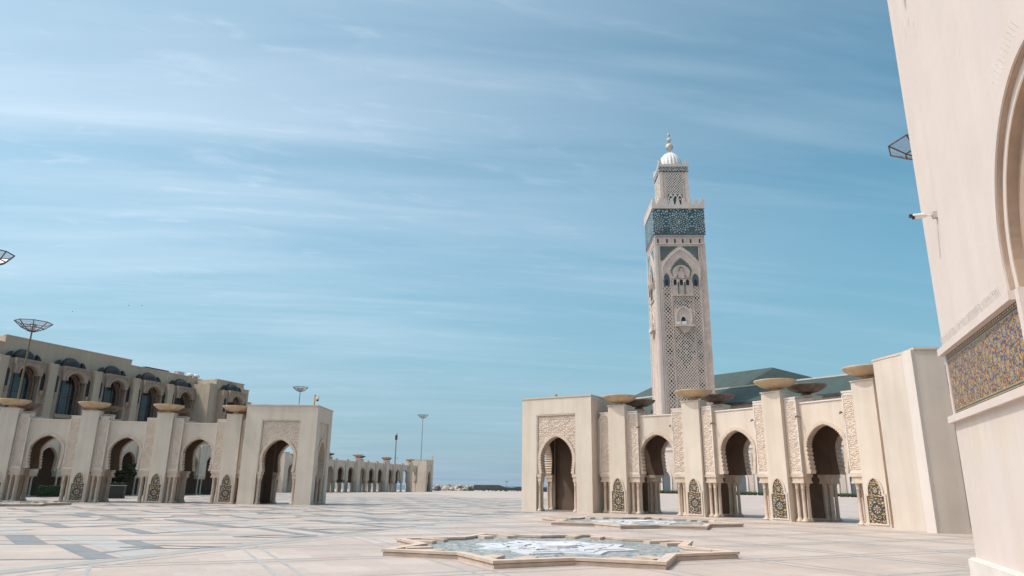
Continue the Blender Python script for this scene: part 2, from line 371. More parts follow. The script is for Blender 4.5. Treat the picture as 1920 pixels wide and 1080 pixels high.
def arch(hs, zs, hm, zm, za, n=9, cx=0.0, p1=1.75, p2=0.60):
    L = []
    for i in range(4):
        t = i/4; L.append((hs+(hm-hs)*math.sin(t*math.pi/2), zs+(zm-zs)*t))
    for i in range(n+1):
        t = i/n; t = math.sin(t*math.pi/2)
        L.append((hm*max(0.0, 1-t**p1)**p2, zm+(za-zm)*t))
    L[-1] = (0.0, za)
    return [(cx-x, z) for x, z in L] + [(cx+x, z) for x, z in reversed(L[:-1])]
def scallop(pts, d, cx, zc, sub=2):
    out = []
    for i in range(len(pts)-1):
        for k in range(sub):
            t = k/sub; x = pts[i][0]*(1-t)+pts[i+1][0]*t; z = pts[i][1]*(1-t)+pts[i+1][1]*t
            out.append((x, z))
    out.append(pts[-1]); r = []
    for i, (x, z) in enumerate(out):
        dd = d if i % 2 else 0
        l = math.hypot(x-cx, z-zc) or 1
        r.append((x-(x-cx)/l*dd, z-(z-zc)/l*dd))
    return r
def smooth01(x): x = max(0, min(1, x)); return x*x*(3-2*x)
def carve(cell=.06, amp=0.03, period=.68):
    # arabesque: small leaves and buds mirrored about every axis, inside a net of curved stems
    def f(x, z):
        u = abs((x % period)/period-.5)*period; v = z % (period*1.45); v = abs(v/(period*1.45)-.5)*period*1.45
        i, j = int(u/cell), int(v/cell)
        hsh = math.sin(i*127.1+j*311.7+i*j*17.3)*43758.5453; hsh -= math.floor(hsh)
        stem = abs(math.sin(6.5*u/period+2.2*math.sin(4.6*v/period)))
        return amp*(1.0 if stem < .28 else (.9 if hsh > .52 else 0.0))
    return f
# ------------------------------------------------------------------ ground, sea
PZ = MB(); PZ.plate([(-420, -120), (420, -120), (420, 470), (16, 470), (16, 243), (-420, 243)], -3, 0, 'plaza_marble', 'concrete_dark')
struct(PZ.build('plaza'))
SE = MB(); SE.face([(-30000, -2000, -5), (30000, -2000, -5), (30000, 45000, -5), (-30000, 45000, -5)], 'sea_water')
struct(SE.build('sea'))
def clipx(ax, bx):
    return ax
BAND0 = Vector((-9.7, 14.2)); BD = Vector((math.cos(R(72.3)), math.sin(R(72.3)))); BN = Vector((-BD.y, BD.x))   # BN points to the left field
def side(p): return (Vector(p)-BAND0).dot(BN)
def strips():
    b = MB()
    cnt = [0]
    def quad(pts, mat, z=0.004): cnt[0] += 1; b.face([(x, y, z+cnt[0]*2e-6) for x, y in pts], mat)
    def line(p, q, w, mat, z=0.004):
        p = Vector(p); q = Vector(q); d = (q-p).normalized(); n = Vector((-d.y, d.x))*w/2
        quad([p-n, q-n, q+n, p+n], mat, z)
    # long pale band between the patterned field and the fountain court
    p = BAND0 - BD*16; q = BAND0 + BD*60
    quad([p, q, q+BN*0.62, p+BN*0.62], 'band_mid', 0.005)
    line(p+BN*-0.45, q+BN*-0.45, 0.05, 'band_thin')
    # paired strips crossing the fountain court on the diagonal grid
    def court(o, d, lo, hi):
        d = Vector(d)
        for t in (-0.24, 0.24):
            n = Vector((-d.y, d.x)); a = Vector(o)+n*t
            # clip where it meets the band
            pts = [a+d*(lo+(hi-lo)*i/240) for i in range(241)]
            run = [w for w in pts if side(w) < -0.0]
            if len(run) > 1: line(run[0], run[-1], 0.085, 'band_thin')
    d1 = (math.cos(R(-64)), math.sin(R(-64))); d2 = (math.cos(R(26)), math.sin(R(26)))
    for k in range(-2, 9):
        off = -1.27+3.85*k; court((0.899*off, 0.438*off), d1, -60, 40)
    for k in range(-6, 7):
        off = 10.65+3.7*k; court((-0.438*off, 0.899*off), d2, -45, 60)
    # measured field pieces near the band
    dk = 'band_dark'
    for P in ([(-16.3, 23.8), (-15.4, 23.9), (-13.0, 20.9), (-13.8, 20.7)], [(-12.9, 20.95), (-12.3, 21.05), (-9.1, 17.4), (-9.8, 17.25)],
              [(-11.9, 22.35), (-11.2, 22.4), (-9.5, 20.35), (-9.95, 20.15)], [(-19.6, 35.9), (-18.9, 35.8), (-16.5, 32.95), (-17.0, 32.9)],
              [(-24.0, 39.4), (-23.0, 39.0), (-20.2, 35.8), (-20.8, 35.7)], [(-14.0, 32.1), (-13.3, 32.1), (-10.2, 29.4), (-11.0, 29.3)],
              [(-10.3, 29.35), (-9.7, 29.3), (-6.6, 25.6), (-7.1, 25.6)]):
        quad(P, dk, 0.006)
    quad([(-14.9, 23.95), (-13.4, 24.2), (-10.6, 21.1), (-12.1, 20.95)], 'band_light', 0.004)
    quad([(-12.0, 21.1), (-10.9, 21.3), (-8.2, 18.2), (-9.0, 17.6)], 'band_light', 0.004)
    line((-9.7, 20.2), (-10.3, 18.6), 0.28, dk, 0.006)
    # field lines on both sides repeated away to the arcade
    hd = Vector((math.cos(R(12.3)), math.sin(R(12.3)))); hn = Vector((-hd.y, hd.x))
    def clipline(o, w, mat, lo=-70, hi=30):
        pts = [o+hd*(lo+(hi-lo)*i/400) for i in range(401)]
        run = [w_ for w_ in pts if side(w_) > 0.64]
        if len(run) > 1: line(run[0], run[-1], w, mat)
    for o, w in (((-11.5, 16.8), 0.24), ((-13.8, 20.7), 0.16), ((-12.0, 22.5), 0.16), ((-16.5, 23.9), 0.22), ((-14.0, 29.3), 0.26),
                 ((-14, 31.95), 0.26), ((-22.5, 32.4), 0.26), ((-22, 35.7), 0.35), ((-22, 39.2), 0.35)):
        clipline(Vector(o), w, dk)
    for k in range(1, 30):
        clipline(Vector((-22, 39.2))+hn*3.4*k, 0.45, 'band_dark' if k % 3 else 'band_light')
    rg = random.Random(11)
    cd = Vector((math.cos(R(-50)), math.sin(R(-50)))); ce = Vector((math.cos(R(62)), math.sin(R(62))))
    for i in range(-14, 8):
        for j in range(0, 24):
            o = Vector((-13.5, 21.0)) + hd*(i*6.3+(j % 2)*2.4) + hn*(j*3.55+0.2)
            if side(o) < 3.5 or (side(o) < 16 and j < 2 and -1 < i): continue
            l = 3.6; w = hd*rg.choice((0.45, 0.6, 0.85))
            quad([o, o+w, o+w+cd*l, o+cd*l], dk, 0.006)
            if rg.random() < .85:
                a = o+cd*l; e = a+ce*3.0
                quad([a, a+w*.6, e+w*.6, e], dk, 0.0065)
            if j >= 4 and rg.random() < .7:
                a = o+hd*3.3+hn*.6; quad([a, a+hd*1.9, a+hd*1.9+hn*.28, a+hn*.28], dk, 0.0068); line(a+hd*.2-hn*.9, a+hd*2.6-hn*1.0, .22, dk, .0072)
            if rg.random() < .55:
                a = o+hd*1.4; quad([a, a+hd*1.5, a+hd*1.5+cd*l, a+cd*l], 'band_light', 0.0035)
    # little diamonds along the band
    for k in range(0, 22):
        c = BAND0 + BD*(6.1+k*4.6) + BN*1.5
        pts = [c+hd*1.35, c+BN*0.62+BD*.25, c-hd*1.35, c-BN*0.62-BD*.25]
        for a, e in zip(pts, pts[1:]+pts[:1]): line(a, e, 0.16, dk, 0.007)
    return b
struct(strips().build('paving_bands'))

# ------------------------------------------------------------------ zellige patterns
def zell_niche(x, z):
    # big rosette low, small one in the head, satellites between
    def ros(dx, dz, r0, core):
        r = math.hypot(dx, dz)/r0
        if r > 1: return None
        a = math.atan2(dz, dx)
        if r < 0.2: return core
        if r < 0.34: return 'z_plum'
        p = math.cos(8*a)
        if r < 0.62: return 'z_white' if p > 0.05 else 'z_black'
        if r < 0.82: return 'z_teal' if p < 0.2 else 'z_brown'
        return 'z_black' if p > -.2 else 'z_green'
    for cx, cz, r0, core in ((0, .84, .31, 'z_ochre'), (0, 1.78, .21, 'z_white'), (0, 1.36, .11, 'z_white'), (0, .30, .11, 'z_white'),
                             (-.32, 1.18, .11, 'z_white'), (.32, 1.18, .11, 'z_white'), (-.32, .46, .11, 'z_sky'), (.32, .46, .11, 'z_sky')):
        m = ros(x-cx, z-cz, r0, core)
        if m: return m
    i = math.floor((x+z)*13); j = math.floor((x-z)*13)
    return ('z_black', 'z_green', 'z_brown', 'z_gold', 'z_plum', 'z_white', 'z_green', 'z_gold', 'z_ochre', 'z_teal', 'z_brown')[(i*7+j*3+(i*j) % 5) % 11]
def zell_wall(x, z):                          # x 0..4.85, z 0..1.32
    if z < .07 or z > 1.25:
        return ('z_plum', 'z_gold', 'z_white')[int(x*24) % 3] if int((z*60)) % 3 else 'z_plum'
    if z < .085 or z > 1.235: return 'z_gold'
    if z < .115 or z > 1.205: return 'z_teal'
    if z < .13 or z > 1.19: return 'z_gold'
    u = (x+0.1) % 0.74 - 0.37; v = z-0.66
    # ogee medallions outlined in teal and gold
    w = 0.25*(math.cos(math.pi*v/0.53)*.5+.5)+0.09+0.03*math.cos(math.pi*6*v/0.53)
    e = abs(abs(u)-w)
    if e < .011: return 'z_teal'
    if e < .022: return 'z_gold'
    for cv in (-.36, 0, .36):
        for cu in (0, -.37, .37):
            if cu: q = (u-cu, v-(cv+.18))
            else: q = (u, v-cv)
            r = math.hypot(*q); a = math.atan2(q[1], q[0]); p = math.cos(8*a)
            if r < .035: return 'z_gold'
            if r < .06: return 'z_plum' if p > 0 else 'z_gold'
            if r < .10: return 'z_ochre' if p > -.2 else 'z_sky'
            if r < .125: return 'z_blue' if p > .1 else 'z_plum'
    i = math.floor((x+z)*26); j = math.floor((x-z)*26)
    return ('z_plum', 'z_ochre', 'z_blue', 'z_plum', 'z_gold', 'z_teal', 'z_plum', 'z_ochre', 'z_gold', 'z_brown', 'z_ochre')[(i*5+j*3+(i*j) % 7) % 11]

# ------------------------------------------------------------------ arcade kit (local x along, y inwards, z up)
PH = 7.4
def m_pier(full=True):
    b = MB(); b.box(-.66, .66, 0, .99, 0, PH, 'plaster'); b.box(-.655, .655, .99, 1.05, 0, 6.3, 'inner_wall_shade'); b.box(-.70, .70, -.03, 1.09, 0, .14, 'plaster_light'); return b
def niche_outline(d=0.0):
    L = [(-.48-d, .16), (-.48-d, 1.50+d), (-.37-d, 1.50+d), (-.37-d, 1.72)]
    for i in range(1, 7):
        t = i/7; L.append((-(.37+d)*(1-t**1.8)**.6, 1.72+(.66+d)*t))
    return L + [(0, 2.38+d)] + [(-x, z) for x, z in reversed(L)]
def m_surround():
    b = MB(); a = niche_outline(0); c = niche_outline(.10)
    b.ring(a, c, -.06, .0, 'plaster_light'); b.box(-.58, .58, -.07, 0, .10, .16, 'coping_white'); return b
def inside(poly, x, z):
    c = False; n = len(poly)
    for i in range(n):
        x1, z1 = poly[i]; x2, z2 = poly[(i+1) % n]
        if (z1 > z) != (z2 > z) and x < (x2-x1)*(z-z1)/(z2-z1)+x1: c = not c
    return c
NO = niche_outline(.02)
def m_niche():
    b = MB(); b.relief(-.5, .5, .16, 2.42, .038, None, -.012, zell_niche, mask=lambda x, z: inside(NO, x, z)); return b
def m_block():
    b = MB()
    b.box(0, .83, .35, .99, 2.65, 7.0, 'plaster_light'); b.box(.005, .825, .99, 1.05, 2.655, 6.3, 'inner_wall_shade')
    b.box(-.0, .83, .31, 1.09, 6.93, 7.03, 'coping_white')
    for x0, x1, z0, z1 in ((.0, .075, 2.75, 6.9), (.755, .83, 2.75, 6.9), (.0, .83, 2.65, 2.80), (.0, .83, 6.78, 6.9)):
        b.box(x0+.001, x1-.001, .315, .35, z0, z1, 'coping_white')
    return b
def m_relief():
    b = MB(); b.relief(.075, .755, 2.80, 6.78, .04, carve(.048, .034), .345, 'carved'); return b
def m_impost():
    b = MB(); b.box(-.04, .90, .28, 1.12, 2.46, 2.65, 'travertine'); b.box(.04, .84, .34, 1.06, 2.22, 2.46, 'travertine')
    b.box(.0, .87, .31, 1.09, 2.12, 2.22, 'travertine'); return b
def m_column():
    b = MB(); b.box(-.16, .16, -.16, .16, 0, .12, 'travertine')
    b.lathe([(.15, .12), (.15, .17), (.115, .20), (.105, .26), (.10, 1.0), (.094, 1.80), (.11, 1.82), (.11, 1.85), (.095, 1.88), (.12, 1.98), (.145, 2.10), (.145, 2.12)], 10, 'travertine')
    return b
K = {}
def kit():
    K['pier'] = m_pier().mesh('pier'); K['surround'] = m_surround().mesh('niche_surround'); K['niche'] = m_niche().mesh('zellige_panel')
    K['block'] = m_block().mesh('carved_block'); K['relief'] = m_relief().mesh('carved_relief'); K['impost'] = m_impost().mesh('impost')
    K['column'] = m_column().mesh('column', True)
    c = MB(); c.box(-.71, .71, -.05, 1.10, PH, PH+.07, 'coping'); K['cap'] = c.mesh('pier_cap')
    b = MB(); b.lathe([(.42, 0), (.42, .06), (.30, .10), (.27, .17), (.33, .20)], 20, 'bowl_stone'); K['foot'] = b.mesh('bowl_foot', True)
    b = MB(); b.lathe([(.33, .20), (.62, .25), (.92, .37), (1.15, .53), (1.25, .64), (1.25, .69), (1.19, .69), (1.0, .55), (.6, .42), (.02, .38)], 32, 'bowl_stone'); K['dish'] = b.mesh('dish', True)
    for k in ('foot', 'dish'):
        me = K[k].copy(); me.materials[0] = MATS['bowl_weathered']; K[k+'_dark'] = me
kit()
class Frame:
    def __init__(s, p, ang): s.p = Vector((p[0], p[1])); s.a = ang; s.d = Vector((math.cos(ang), math.sin(ang))); s.n = Vector((-s.d.y, s.d.x))
    def at(s, x, y=0): q = s.p+s.d*x+s.n*y; return (q.x, q.y)
def place(name, me, root, fr, x, y=0, z=0, rz=0):
    q = fr.at(x, y); return put(name, me, root, (q[0]-root.location.x, q[1]-root.location.y, z-root.location.z), fr.a+rz)
def pier(root, fr, niche=True):
    o = place('pier', K['pier'], root, fr, 0)
    put('pier_cap', K['cap'], o)
    if niche: put('niche_surround', K['surround'], o); put('zellige_panel', K['niche'], o)
    return o
def flank(root, fr, x, rear_cols=True, relief=True, bw=1.0):       # block, impost and columns, left edge at x
    o = place('carved_block', K['block'], root, fr, x); o.scale.x = bw
    if relief: put('carved_relief', K['relief'], o)
    im = place('impost', K['impost'], root, fr, x); im.scale.x = bw
    for cx in ((.24, .62) if bw == 1 else (.415*bw,)):
        for cy in ((.50, .90) if rear_cols else (.6,)): place('column', K['column'], root, fr, x+cx, cy)
def bay(root, P, Q, e0=.67, e1=.67, rear_cols=True, relief=True, wall_mat='plaster', bw=1.0):
    P = Vector(P); Q = Vector(Q); L = (Q-P).length; fr = Frame(P, math.atan2(Q.y-P.y, Q.x-P.x))
    flank(root, fr, e0, rear_cols, relief, bw); flank(root, fr, L-e1-.83*bw, rear_cols, relief, bw)
    x0, x1 = e0+.83*bw-.03, L-e1-.83*bw+.03; cx = (x0+x1)/2; hm = min(1.27, (x1-x0)/2-.06); hs = hm-.13
    a = arch(hs, 2.65, hm, 4.2, 5.42, cx=cx)
    b = MB(); poly = [(x0, 2.65)] + a + [(x1, 2.65), (x1, 6.62), (x0, 6.62)]
    b.prism(poly, .60, 1.02, wall_mat, 'inner_wall_shade', 'inner_wall_shade')
    w = b.build('arch_wall', root, (*[fr.p[i]-root.location[i] for i in (0, 1)], 0), fr.a)
    c = MB(); c.box(x0, x1, .55, 1.06, 6.62, 6.70, 'coping_white'); c.build('coping', w)
    t = MB(); t.ring(scallop(arch(hs-.03, 2.65, hm-.03, 4.2, 5.39, cx=cx), .085, cx, 3.6, 3), arch_sub(arch(hs+.12, 2.65, hm+.12, 4.2, 5.57, cx=cx), 3), .52, 1.0, 'travertine')
    t.build('arch_trim', w)
    return fr, L
def arch_sub(pts, sub):
    out = []
    for i in range(len(pts)-1):
        for k in range(sub):
            t = k/sub; out.append((pts[i][0]*(1-t)+pts[i+1][0]*t, pts[i][1]*(1-t)+pts[i+1][1]*t))
    return out+[pts[-1]]
def bowl(fr, x, y, z, dark, label, group, rot=0):
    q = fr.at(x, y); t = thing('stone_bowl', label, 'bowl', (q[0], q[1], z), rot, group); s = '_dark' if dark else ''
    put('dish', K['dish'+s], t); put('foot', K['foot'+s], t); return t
DEP = 4.25
def arcade(name, label, cat, P, ang, niche=True, roof=True, **kw):
    root = thing(name, label, cat, (P[0][0], P[0][1], 0))
    frs = [Frame(p, R(a)) for p, a in zip(P, ang)]
    rear = [Frame(f.at(0, DEP), f.a+math.pi) for f in frs]
    for f in frs: pier(root, f, niche)
    for f in rear: pier(root, f, False)
    for i in range(len(P)-1):
        bay(root, P[i], P[i+1], **kw)
        bay(root, rear[i+1].p, rear[i].p, **dict(kw, relief=False))
    if roof:
        b = MB()
        for i in range(len(P)-1):
            q = [frs[i].at(0, .9), frs[i+1].at(0, .9), frs[i+1].at(0, DEP-.9), frs[i].at(0, DEP-.9)]
            q = [(x-P[0][0], y-P[0][1]) for x, y in q]
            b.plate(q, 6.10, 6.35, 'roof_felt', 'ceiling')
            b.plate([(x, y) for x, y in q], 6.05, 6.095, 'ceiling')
        b.build('roof', root)
    return root, frs, rear

# ------------------------------------------------------------------ gatehouse kit
def gatehouse(name, label, loc, rz, Wd=5.9, Dp=4.8, H=8.2, arches=('front', 'left'), relief=True, loc_z=0):
    root = thing(name, label, 'gatehouse', (loc[0], loc[1], 0), rz)
    T = .75
    def wall(part, ww, hw, origin, rot, has, inner=False):
        x0, x1 = (0, ww) if not inner else (T, ww-T)
        b = MB(); c = ww/2
        if has:
            b.prism([(x0, 0), (c-hw, 0), (c-hw, 7.0), (c+hw, 7.0), (c+hw, 0), (x1, 0), (x1, H), (x0, H)], 0, T, 'plaster', 'plaster', 'inner_wall_shade')
        else: b.prism([(x0, 0), (x1, 0), (x1, H), (x0, H)], 0, T, 'plaster', 'plaster', 'inner_wall_shade')
        o = b.build(part, root, origin, rot)
        if not has: return
        hm = hw-.28; hs = hw-.40; zs = 2.65
        a = arch(hs, zs, hm, 3.85, 5.42, cx=c)
        s = MB(); s.prism([(c-hw, zs)]+a+[(c+hw, zs), (c+hw, 7.0), (c-hw, 7.0)], .14, T-.06, 'carved', 'inner_wall_shade', 'inner_wall_shade'); sp_ = s.build('spandrel', o)
        if relief:
            tri = [(c+(x-c)*1.06, z) for x, z in arch(hs+.14, zs, hm+.14, 3.85, 5.57, cx=c)]
            r = MB(); r.relief(c-hw+.1, c+hw-.1, zs+.1, 6.9, .045, carve(.056, .044, .84), .135, 'carved', mask=lambda x, z: not inside(tri, x, z)); r.build('carved_relief', sp_)
        t = MB(); t.ring(scallop(arch(hs-.03, zs, hm-.03, 3.85, 5.39, cx=c), .08, c, 3.4, 3), arch_sub(arch(hs+.16, zs, hm+.16, 3.85, 5.60, cx=c), 3), .03, T-.1, 'travertine'); t.build('arch_trim', o)
        f = MB()
        for x0_, x1_, z0, z1 in ((c-hw, c-hw+.09, zs, 6.91), (c+hw-.09, c+hw, zs, 6.91), (c-hw, c+hw, 6.91, 7.0)): f.box(x0_+.002, x1_-.002, .02, .13, z0, z1-.002, 'plaster_light')
        f.build('panel_frame', o)
        for sgn in (-1, 1):
            xa, xb = sorted((c+sgn*hw, c+sgn*(hw-.40)))
            i = MB(); i.box(xa+.003, xb-.003, .05, T-.05, 2.42, 2.648, 'travertine'); i.box(xa+.05, xb-.05, .1, T-.1, 2.12, 2.42, 'travertine'); i.build('impost', o)
            put('column', K['column'], o, (c+sgn*(hw-.2), .22, 0)); put('column', K['column'], o, (c+sgn*(hw-.2), .55, 0))
    wall('front_wall', Wd, 1.69, (0, 0, 0), 0, 'front' in arches)
    wall('back_wall', Wd, 1.69, (Wd, Dp, 0), math.pi, 'back' in arches)
    wall('right_wall', Dp, 1.42, (Wd, 0, 0), math.pi/2, 'right' in arches, True)
    wall('left_wall', Dp, 1.42, (0, Dp, 0), -math.pi/2, 'left' in arches, True)
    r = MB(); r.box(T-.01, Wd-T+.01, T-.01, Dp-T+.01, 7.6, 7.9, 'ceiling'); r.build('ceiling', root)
    c = MB()
    c.box(-.05, Wd+.05, -.05, .5, H, H+.09, 'coping'); c.box(-.05, Wd+.05, Dp-.5, Dp+.05, H, H+.09, 'coping')
    c.box(-.05, .5, .5, Dp-.5, H, H+.09, 'coping'); c.box(Wd-.5, Wd+.05, .5, Dp-.5, H, H+.09, 'coping'); c.build('coping', root)
    return root
RG0 = Vector((.93, 54.3)); RG_A = R(-32.9)
gatehouse('gatehouse', 'sunlit cream gatehouse with carved arch panel at the far end of the right arcade', RG0, RG_A, arches=('front', 'left'))
LG0 = Vector((-22.85, 60.9)); LG_A = R(-0.9)
gatehouse('gatehouse', 'shaded gatehouse with two visible carved arches ending the left arcade, dome camera on roof', LG0, LG_A, Wd=6.2, arches=('front', 'right', 'back'))

# ------------------------------------------------------------------ right arcade
RP = [(7.62, 50.5), (12.1, 47.2), (15.73, 42.17), (18.75, 36.99)]; RA = [-37, -46, -57, -62]
ra, rf, rr_ = arcade('arcade', 'sunlit cream right arcade of four tall piers with bright zellige niches', 'arcade', RP, RA)
# half bays at its two ends
f = Frame(RP[0], R(-34)); flank(ra, f, -1.50)
b = MB(); b.box(-3.6, -1.47, .60, 1.02, 2.65, 6.62, 'plaster'); place('arch_wall', b.mesh('arch_wall'), ra, f, 0)
f = Frame(RP[3], R(-66)); flank(ra, f, .67)
f = Frame(rr_[0].p, rr_[0].a); flank(ra, f, .67, relief=False)
b = MB(); b.box(1.47, 2.6, .60, 1.02, 2.65, 6.62, 'plaster'); place('arch_wall', b.mesh('arch_wall'), ra, f, 0)
f = Frame(rr_[3].p, rr_[3].a); flank(ra, f, -1.5, relief=False)
b = MB(); b.box(-9.5, -1.47, .60, 1.02, 0, 6.62, 'plaster'); place('arch_wall', b.mesh('arch_wall'), ra, f, 0)
ordn = ['nearest the gatehouse', 'second from the gatehouse', 'third from the gatehouse', 'by the tall block']
for i, fr in enumerate(rf): bowl(fr, 0, .58, PH+.07, False, 'tan stone bowl on the front pier %s in the sunlit right arcade' % ordn[i], 'bowls on the right arcade')
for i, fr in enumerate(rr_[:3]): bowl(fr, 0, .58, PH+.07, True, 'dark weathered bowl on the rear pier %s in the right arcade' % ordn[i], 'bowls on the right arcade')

# wall lights on the arch walls of the right arcade
def spot(p, q, ang, label):
    t = thing('wall_light', label, 'light', (*p, q), ang, 'small wall lights on the right arcade')
    b = MB(); b.tube((0, 0, 0), (0, -.42, .02), .022, 'pole_brass', 6); b.build('arm', t)
    b = MB(); b.tube((-.05, -.40, .03), (.05, -.40, .03), .06, 'pole_brass', 8); b.tube((0, -.42, .0), (0, -.5, -.04), .045, 'pole_brass', 8); b.build('lamp_head', t)
for i, nm in enumerate(['first', 'second', 'third']):
    P, Q = Vector(RP[i]), Vector(RP[i+1]); L = (Q-P).length; fr = Frame(P, math.atan2(Q.y-P.y, Q.x-P.x))
    spot(fr.at(1.56, .60), 5.85, fr.a, 'thin brass wall light left of the %s arch from the gatehouse' % nm)
    spot(fr.at(L-1.56, .60), 5.85, fr.a, 'thin brass wall light right of the %s arch from the gatehouse' % nm)

# ------------------------------------------------------------------ block at the end of the right arcade
def wallblock():
    t = thing('wall_pavilion', 'tall plain cream pavilion with a bent front beside the right arcade', 'wall', (18.63, 35.35, 0))
    pts = [(18.63, 35.35), (18.96, 33.25), (18.88, 32.05), (20.12, 31.85), (20.75, 33.6), (20.9, 36.2)]
    q = [(x-18.63, y-35.35) for x, y in pts]
    b = MB(); b.plate(q, 0, 8.15, 'plaster_light'); b.build('wall', t)
    st = [(x-18.63, y-35.35) for x, y in ((18.955, 33.0), (18.80, 32.95), (18.72, 32.02), (18.885, 32.05))]
    b = MB(); b.plate(st, 0.0, 8.149, 'plaster_pale'); b.build('corner_slab', t)
    c = Vector((sum(p[0] for p in q)/len(q), sum(p[1] for p in q)/len(q)))
    b = MB(); b.plate([tuple(c+(Vector(p)-c)*1.03) for p in q], 8.15, 8.25, 'coping'); b.build('coping', t)
    b = MB(); b.plate([tuple(c+(Vector(p)-c)*1.012) for p in q], 0, .22, 'plaster_light'); b.build('base_course', t)
wallblock()
def sidepanel():
    root = thing('arcade', 'sliver of a further arcade with one carved panel between cream block and white wall', 'arcade', (20.32, 32.1, 0))
    fr = Frame((20.32, 32.1), R(-66)); flank(root, fr, 0.0); flank(root, fr, 3.6)
    b = MB(); a = arch(1.1, 2.65, 1.25, 4.2, 5.42, cx=2.2)
    b.prism([(.8, 2.65)]+a+[(3.62, 2.65), (3.62, 6.62), (.8, 6.62)], .6, 1.02, 'plaster'); place('arch_wall', b.mesh('arch_wall'), root, fr, 0)
    b = MB(); b.box(-.05, .03, .3, 3.0, 0, 7.0, 'plaster'); place('return_wall', b.mesh('return_wall'), root, fr, 0)
sidepanel()

# ------------------------------------------------------------------ left arcade
LP = [(-46.9, 56.0), (-41.4, 58.1), (-35.61, 59.66), (-29.78, 60.76), (-23.96, 61.13)]; LA = [22, 18, 12.5, 7, 3]
la, lf, lr = arcade('arcade', 'shaded left arcade of tall piers with dark zellige niches before the large building', 'arcade', LP, LA)
f = Frame(LP[4], R(-0.5)); flank(la, f, .67)
lord = ['far off the left edge', 'at the left edge', 'third from the left gatehouse', 'second from the left gatehouse', 'touching the left gatehouse']
for i, fr in enumerate(lf):
    if i: bowl(fr, 0, .58, PH+.07, False, 'tan bowl on the front pier %s, left arcade' % ['', 'cut by the left picture edge', 'third from the left gatehouse', 'second from the left gatehouse', 'next to the left gatehouse'][i], 'bowls on the left arcade')
for i, fr in enumerate(lr):
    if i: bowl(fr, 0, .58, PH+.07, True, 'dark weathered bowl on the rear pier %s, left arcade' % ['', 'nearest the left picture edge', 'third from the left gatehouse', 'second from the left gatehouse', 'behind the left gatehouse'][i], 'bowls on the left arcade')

# ------------------------------------------------------------------ far arcade
def far_arcade():
    P = [(-42.6, 136.8), (-38.3, 149.5), (-34.0, 162.3), (-29.75, 175.0), (-25.6, 187.4)]
    root = thing('arcade', 'distant shaded arcade of many small arches and bowls beyond the left gatehouse', 'arcade', (P[0][0], P[0][1], 0))
    names = ['', 'nearest the left gatehouse wall', 'third from the far gatehouse', 'second from the far gatehouse', 'nearest the far gatehouse']
    for i, p in enumerate(P):
        j = min(i, len(P)-2); a = math.atan2(P[j+1][1]-P[j][1], P[j+1][0]-P[j][0]); fr = Frame(p, a)
        pier(root, fr, False)
        if i >= 1: bowl(fr, 0, .58, PH+.07, False, 'small distant bowl on the tall far pier %s' % names[i], 'bowls on the far arcade')
        if i < len(P)-1:
            A, B = Vector(p), Vector(P[i+1])
            q = [A.lerp(B, t/3) for t in range(4)]
            for t in range(3): bay(root, q[t], q[t+1], .67 if t == 0 else .03, .67 if t == 2 else .03, rear_cols=False, relief=False, bw=.55)
            m = A.lerp(B, .5); g = Frame(Frame(m, a).at(0, 3.3), a); pier(root, g, False)
            g2 = Frame(Frame(A.lerp(B, .2), a).at(0, 4.0), a)
            b = MB(); b.box(-2.6, 10.75, 0, .4, 2.0, 6.6, 'inner_wall_shade'); b.box(-2.6, 10.75, -3.2, .0, 6.1, 6.4, 'ceiling')
            for xx in (-2, .7, 3.4, 6.1, 8.8): b.box(xx, xx+1.5, 0, .4, 0, 2.2, 'plaster')
            place('rear_wall', b.mesh('rear_wall'), root, g2, 0)
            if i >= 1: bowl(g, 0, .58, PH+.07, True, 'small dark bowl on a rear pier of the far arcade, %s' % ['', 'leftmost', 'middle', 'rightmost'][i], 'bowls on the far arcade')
    bay(root, P[-1], Vector((-24.2, 191.5)), .67, .0, rear_cols=False, relief=False, bw=.55)
    gatehouse('gatehouse', 'small distant gatehouse at the right end of the far arcade near the sea wall', (-28.05, 194.1), R(-14.5), Wd=5.9, Dp=5.2, arches=('right', 'left'), relief=False)
far_arcade()

